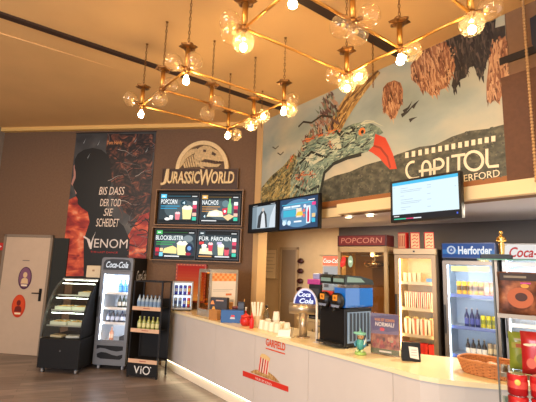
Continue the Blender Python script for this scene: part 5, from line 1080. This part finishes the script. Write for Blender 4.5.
m.use(mat((214, 60, 70), .5)).disc(-.02, .225, .022, .016, -.0012).use(mat((226, 220, 206), .5)).rect(-.05, .06, .025, .04, -.0012)
rr = random.Random(6)
for k in range(14): m.use(mat(rr.choice([(190, 90, 70), (206, 150, 110), (150, 60, 56), (170, 160, 120), (96, 60, 50)]), .5)).disc(-.1 + .2 * rr.random(), .07 + .09 * rr.random(), .013, .02, -.0010 - k * .00002, 12)
m.build('leaflet', t)
B(glass((250, 250, 250), .12)).box(-w - .002, w + .002, -.004, -.0025, .006, h).box(-w - .002, w + .002, -.004, .07, 0, .005).build('holder', t); B(mat((60, 46, 50), .5)).prism([(.006, .01), (.07, .006), (.012, .25)], -.03, .03, 'yz').build('back_strut', t)
# ---- card reader
t = thing('card_reader', 'black wedge with white slip beside the film leaflet stand', 'card reader', (1.262, 3.56, CZ_ + .001), R(-12)); 
B(BLACK).prism([(0, 0), (.11, 0), (.07, .15), (.015, .15)], -.075, .075, 'yz').build('housing', t)
s_ = B(mat((220, 216, 210), .5)); s_.add([(-.01 + .0, -.001 + .015 * .03 / .15, .03), (.06, -.001 + .015 * .02 / .15, .02), (.055, -.001 + .015 * .115 / .15, .115), (-.02, -.001 + .015 * .12 / .15, .12)], [(0, 1, 2, 3)])
for k in range(3): s_.use(mat((150, 150, 150), .5)).add([(.0, -.002 + .015 * (.05 + k * .02) / .15, .05 + k * .02), (.045, -.002 + .015 * (.05 + k * .02) / .15, .05 + k * .02), (.045, -.002 + .015 * (.055 + k * .02) / .15, .055 + k * .02), (.0, -.002 + .015 * (.055 + k * .02) / .15, .055 + k * .02)], [(0, 1, 2, 3)])
s_.build('paper_slip', t)
# ---- wicker basket
t = thing('wicker_basket', 'oval wicker basket of snack bags on the curved counter end', 'basket', (1.735, 3.205, CZ_ + .001), R(-48)); BA, BB = .215, .15
WK = mat((186, 120, 66), .7, noise=.15, nscale=40); WK2 = mat((150, 92, 48), .7)
def oval(f, n=48): return [(BA * f * math.copysign(abs(math.cos(2 * PI * k / n)) ** .7, math.cos(2 * PI * k / n)), BB * f * math.copysign(abs(math.sin(2 * PI * k / n)) ** .7, math.sin(2 * PI * k / n))) for k in range(n)]
mb = B(WK, True)
for j in range(9):
    z = .008 + j * .0105; f = .84 + .15 * j / 8
    mb.tube([(x * (1 + (.02 if (k + j) % 2 else -.01)), y * (1 + (.03 if (k + j) % 2 else -.015)), z) for k, (x, y) in enumerate(oval(f))], .0066, 6, True)
mb.build('woven_wall', t)
mb = B(WK2, True)
for k in range(0, 48, 1): a, b = oval(.84)[k], oval(1.0)[k]; mb.cyl((a[0], a[1], .002), (b[0], b[1], .098), .005, n=6)
mb.build('woven_ribs', t)
B(WK, True).tube([(x, y, .102) for x, y in oval(1.0)], .010, 8, True).build('rim', t)
B(WK2).prism(oval(.82), .002, .007, 'xy').build('floor_weave', t)
def bag_proto(name, w, h, dpt, c, prints, seal=(0, 0, 0)):
    nx, nz = 8, 10; vs = []; fs = []
    for s_ in (-1, 1):
        for j in range(nz + 1):
            for i in range(nx + 1):
                u, v = i / nx * 2 - 1, j / nz * 2 - 1
                b = (max(0, 1 - abs(u) ** 3) * max(0, 1 - abs(v) ** 4)) ** .6
                vs.append((u * w / 2 * (1 - .05 * (1 - v * v)), s_ * dpt / 2 * b + s_ * .0006, (v + 1) / 2 * h))
    N = (nx + 1) * (nz + 1)
    for s_ in (0, 1):
        for j in range(nz):
            for i in range(nx):
                q = [s_ * N + j * (nx + 1) + i, s_ * N + j * (nx + 1) + i + 1, s_ * N + (j + 1) * (nx + 1) + i + 1, s_ * N + (j + 1) * (nx + 1) + i]; fs.append(tuple(q if s_ == 0 else q[::-1]))
    m = MB().use(c if not isinstance(c, tuple) else mat(c, .3, coat=.2), True).add(vs, fs); o = m.build(name)
    if prints:
        m = MB()
        for k, pr in enumerate(prints):
            m.use(mat(pr[-1], .4))
            yy = -dpt / 2 - .002 - k * .0004
            if pr[0] == 'd': m.disc(pr[1] * w / 2, pr[2] * h, pr[3] * w, pr[4] * h, yy)
            elif pr[0] == 'r': m.rect(pr[1] * w / 2, pr[3] * w / 2, pr[2] * h, pr[4] * h, yy)
            else: m.text(pr[5], pr[1] * w / 2, pr[3] * w / 2, pr[2] * h, pr[4] * h, yy, bold=.02)
        m.build('bag_print', o)
    return o
sb = bag_proto('snack_bag', .085, .085, .022, mat((190, 130, 80), .5, noise=.3, nscale=40), [])
ab = t.rotation_euler.z
for k, (x, y, rx, rz_) in enumerate(((-.10, .0, 1.3, .4), (-.01, .04, 1.3, .1), (.0, -.05, 1.35, .3), (.10, .0, 1.3, 0))):
    o = sb if k == 0 else sb.copy()
    if k: C.objects.link(o)
    o.location = (t.location.x + x * math.cos(ab) - y * math.sin(ab) , t.location.y + x * math.sin(ab) + y * math.cos(ab), CZ_ + .045 + .002 * k); o.rotation_euler = (-rx, .1 * k, ab + rz_)
    o['label'] = 'small brown snack bag in the wicker basket'; o['category'] = 'snack bag'; o['group'] = 'snack bags in the wicker basket'

# ================================================================== SNACK STAND AT THE RIGHT
SX, SY = 1.262, 2.25
t = thing('snack_stand', 'tall glass-shelved snack stand at the end of the counter', 'display stand', (SX, SY, 0), R(-30)); W_ = .95; D_ = .46
def zpx(px, py, y): return at_y(px, py, y).z
ZT = zpx(510, 260, SY + .1); Z2 = zpx(515, 315, SY + .05); Z3 = zpx(520, 375, SY + .12); Z4 = zpx(520, 374, SY - .02) - .225
PG = glass((225, 240, 228), .18)
for sx, sy in ((0, 0), (0, D_), (W_, 0), (W_, D_)): B(mat((84, 84, 76), .4, .3)).box(sx - .004, sx + .004, sy - .004, sy + .004, 0, ZT - .007).build('post', t)
B(PG).box(.001, .004, .008, D_ - .008, .05, ZT - .01).build('side_pane', t)
for nm, z, y0 in (('shelf', Z2, .0), ('shelf', Z3, .14), ('shelf', Z4, .0)):
    sh = B(PG).box(.008, W_ - .008, y0 + .008, D_ - .008, z - .008, z).build(nm, t)
    B(mat((150, 140, 126), .4, .3)).box(.008, W_ - .008, y0 + .0, y0 + .007, z - .010, z + .012).build('shelf_rail', sh)
sh = B(PG).box(-.075, W_ + .02, -.02, D_ + .02, ZT - .006, ZT).build('top_pane', t)
B(mat((70, 130, 100), .3)).box(-.075, W_ + .02, -.0215, -.0203, ZT - .006, ZT).build('pane_edge', sh)
B(MATBLACK).box(.0, W_, 0, D_, 0, .045).build('base', t)
at_ = t.rotation_euler.z
def stand_w(x, y): return (SX + x * math.cos(at_) - y * math.sin(at_), SY + x * math.sin(at_) + y * math.cos(at_))
# statuette and black tray on the top
p = stand_w(.05, .16); o = thing('gold_statuette', 'small golden statuette standing on the glass top of the snack stand', 'statuette', (p[0], p[1], ZT + .0015), at_)
GL = mat((206, 170, 100), .25, 1.0)
B(BLACK, True).lathe([(.03, 0), (.03, .012), (.022, .016)], n=18).build('plinth', o)
B(GL, True).lathe([(.018, .0165), (.013, .03), (.015, .06), (.017, .085), (.013, .10), (.021, .122), (.016, .134), (.007, .139), (.006, .146)], n=18).build('figure', o)
B(GL, True).ball((0, 0, .156), .0115, (1, 1, 1.2), 12, 8).build('head', o)
for s_ in (-1, 1): B(GL, True).tube([(s_ * .019, 0, .128), (s_ * .022, -.008, .108), (s_ * .004, -.02, .103)], .0052, 8).build('arm', o)
p = stand_w(-.0, .06); tag(B(BLACK).bbox(-.06, .10, -.035, .035, 0, .022, .006).use(mat((40, 60, 50), .4)).box(-.05, .09, -.028, .028, .0222, .026).build('display_plinth'), 'flat black block before the statuette on the stand top', 'block', None, (p[0], p[1], ZT + .0015), at_)
# dark bags hanging over the second shelf
PR = ramp_mat('bag_print_brown', [(.34, (52, 28, 20)), (.5, (122, 66, 40)), (.62, (170, 100, 62)), (.78, (206, 160, 110))], 14, 8)
hb_ = bag_proto('pretzel_bag', .20, .235, .05, PR, [('r', -.9, .80, .9, .97, (60, 40, 34)), ('r', -.7, .86, .4, .91, (150, 130, 108)), ('d', .05, .40, .32, .24, (176, 92, 52)), ('d', .10, .42, .15, .10, (70, 36, 24)), ('d', .3, .68, .10, .05, (214, 150, 60)), ('r', .1, .73, .6, .76, (206, 70, 150))])
for k, (x, y) in enumerate(((.115, .12), (.33, .13), (.55, .12), (.77, .13))):
    p = stand_w(x, y); put(hb_, (p[0], p[1], Z2 + .002), at_ + (.15, -.2, .1, -.1)[k], 'brown pretzel bag, %s on the snack stand\'s upper shelf' % nth(k, 4), 'snack bag', 'brown bags on the snack stand')
yb = bag_proto('chips_bag', .14, .215, .05, (176, 176, 60), [('r', -.8, .58, .8, .74, (206, 190, 70)), ('r', -.6, .79, .6, .84, (226, 214, 170)), ('r', -.5, .60, .5, .70, (214, 110, 60)), ('d', .1, .3, .3, .16, (140, 150, 50))])
rb = bag_proto('paprika_bag', .14, .235, .06, (206, 34, 34), [('d', -.45, .70, .16, .03, (240, 214, 170)), ('d', .0, .72, .17, .03, (240, 214, 170)), ('d', .45, .74, .14, .03, (240, 214, 170)), ('d', .4, .34, .26, .2, (226, 140, 50)), ('d', -.3, .28, .16, .12, (226, 90, 50)), ('d', .5, .4, .12, .1, (240, 190, 90))])
p = stand_w(.125, .34); put(yb, (p[0], p[1], Z3 + .002), at_ + .1, 'lime-yellow chips bag behind the red bags on the snack stand', 'snack bag', 'yellow bags on the snack stand')
for k, x in enumerate((.185, .345, .505, .665)):
    p = stand_w(x, .235); put(rb, (p[0], p[1], Z3 + .002), at_ + (-.12, .08, -.05, .1)[k], 'red chips bag, %s on the snack stand\'s middle shelf' % nth(k, 4), 'snack bag', 'red bags on the snack stand')
rc2 = can_proto('crisp_can', .048, .108, (186, 30, 34), (206, 70, 60), (226, 206, 200))
B(mat((226, 190, 90), .5), True).ball((0, -.0475, .07), .013, (1.1, .25, 1.2)).build('round_label', rc2)
for lv in range(2):
    for k in range(5):
        for q in range(1):
            p = stand_w(.085 + k * .105, .07); put(rc2, (p[0], p[1], Z4 + .0015 + lv * .1105), at_, 'red crisp can, %s in the %s layer on the snack stand' % (nth(k, 5), ('lower', 'upper')[lv]), 'crisp can', 'red crisp cans on the snack stand')

struct(B(mat((226, 226, 232), .5)).prism([MW.w(.1, .3), MW.w(4.6, .3), (6.0, 3.9), (-.3, 8.2)], .0005, .012, 'xy').build('bounce_floor'))  # unseen pale floor, added to bounce light up onto the bar ceiling
# ================================================================== LIGHT
w = bpy.data.worlds.new('daylight'); bpy.context.scene.world = w; w.use_nodes = True
w.node_tree.nodes['Background'].inputs['Color'].default_value = (1.0, .93, .86, 1); w.node_tree.nodes['Background'].inputs['Strength'].default_value = 1.5
area('ceiling_fill', (-1.5, 1.5, 4.05), 1.2, 110, (255, 214, 160))  # added overhead fill light, out of view, stands for no particular fixture
area('ceiling_fill', (1.0, .3, 4.05), 1.2, 100, (255, 214, 160))  # second added fill, above the camera
area('ceiling_fill', (-4.0, 4.5, 4.05), 1.0, 60, (255, 214, 170))  # added fill for the door side, out of view
area('daylight_window', (-4.5, -3.5, 2.0), 3.0, 420, (232, 238, 255), (R(84), 0, R(-28)), 2.6)
area('bar_fill', (.6, 6.5, 2.35), .3, 12, (255, 224, 180))  # added fill in the bar recess, apart from the soffit downlights
area('bar_fill', (1.5, 5.8, 2.35), .3, 28, (255, 224, 180))  # added fill by the popcorn machine, no fixture here
area('bar_fill', (2.3, 4.0, 2.35), .3, 46, (255, 236, 210))  # added fill in front of the coolers, no fixture here
area('cooler_lamp', (-2.38, 6.72, 1.49), .3, 3.5, (225, 238, 255), (0, 0, 0), .1)

# ================================================================== CAMERA
cam = bpy.data.cameras.new('camera'); co = bpy.data.objects.new('camera', cam); C.objects.link(co)
cam.sensor_width = 36; cam.sensor_fit = 'HORIZONTAL'; cam.lens = F / 536 * 36; cam.clip_start = .05; cam.clip_end = 60
def back(v): return Vector((v.dot(XC), v.dot(YC), v.dot(UP)))
rx, ry, rz = back(Vector((1, 0, 0))), back(Vector((0, 1, 0))), back(Vector((0, 0, 1)))
M3 = Matrix((rx, ry, rz)).transposed()
co.matrix_world = Matrix.Translation((0, 0, H)) @ M3.to_4x4()
sc = bpy.context.scene; sc.camera = co
sc.view_settings.view_transform = 'Standard'; sc.view_settings.look = 'None'; sc.view_settings.exposure = 0; sc.view_settings.gamma = 1
sc.cycles.max_bounces = 8; sc.cycles.transparent_max_bounces = 24; sc.cycles.caustics_reflective = False; sc.cycles.caustics_refractive = False
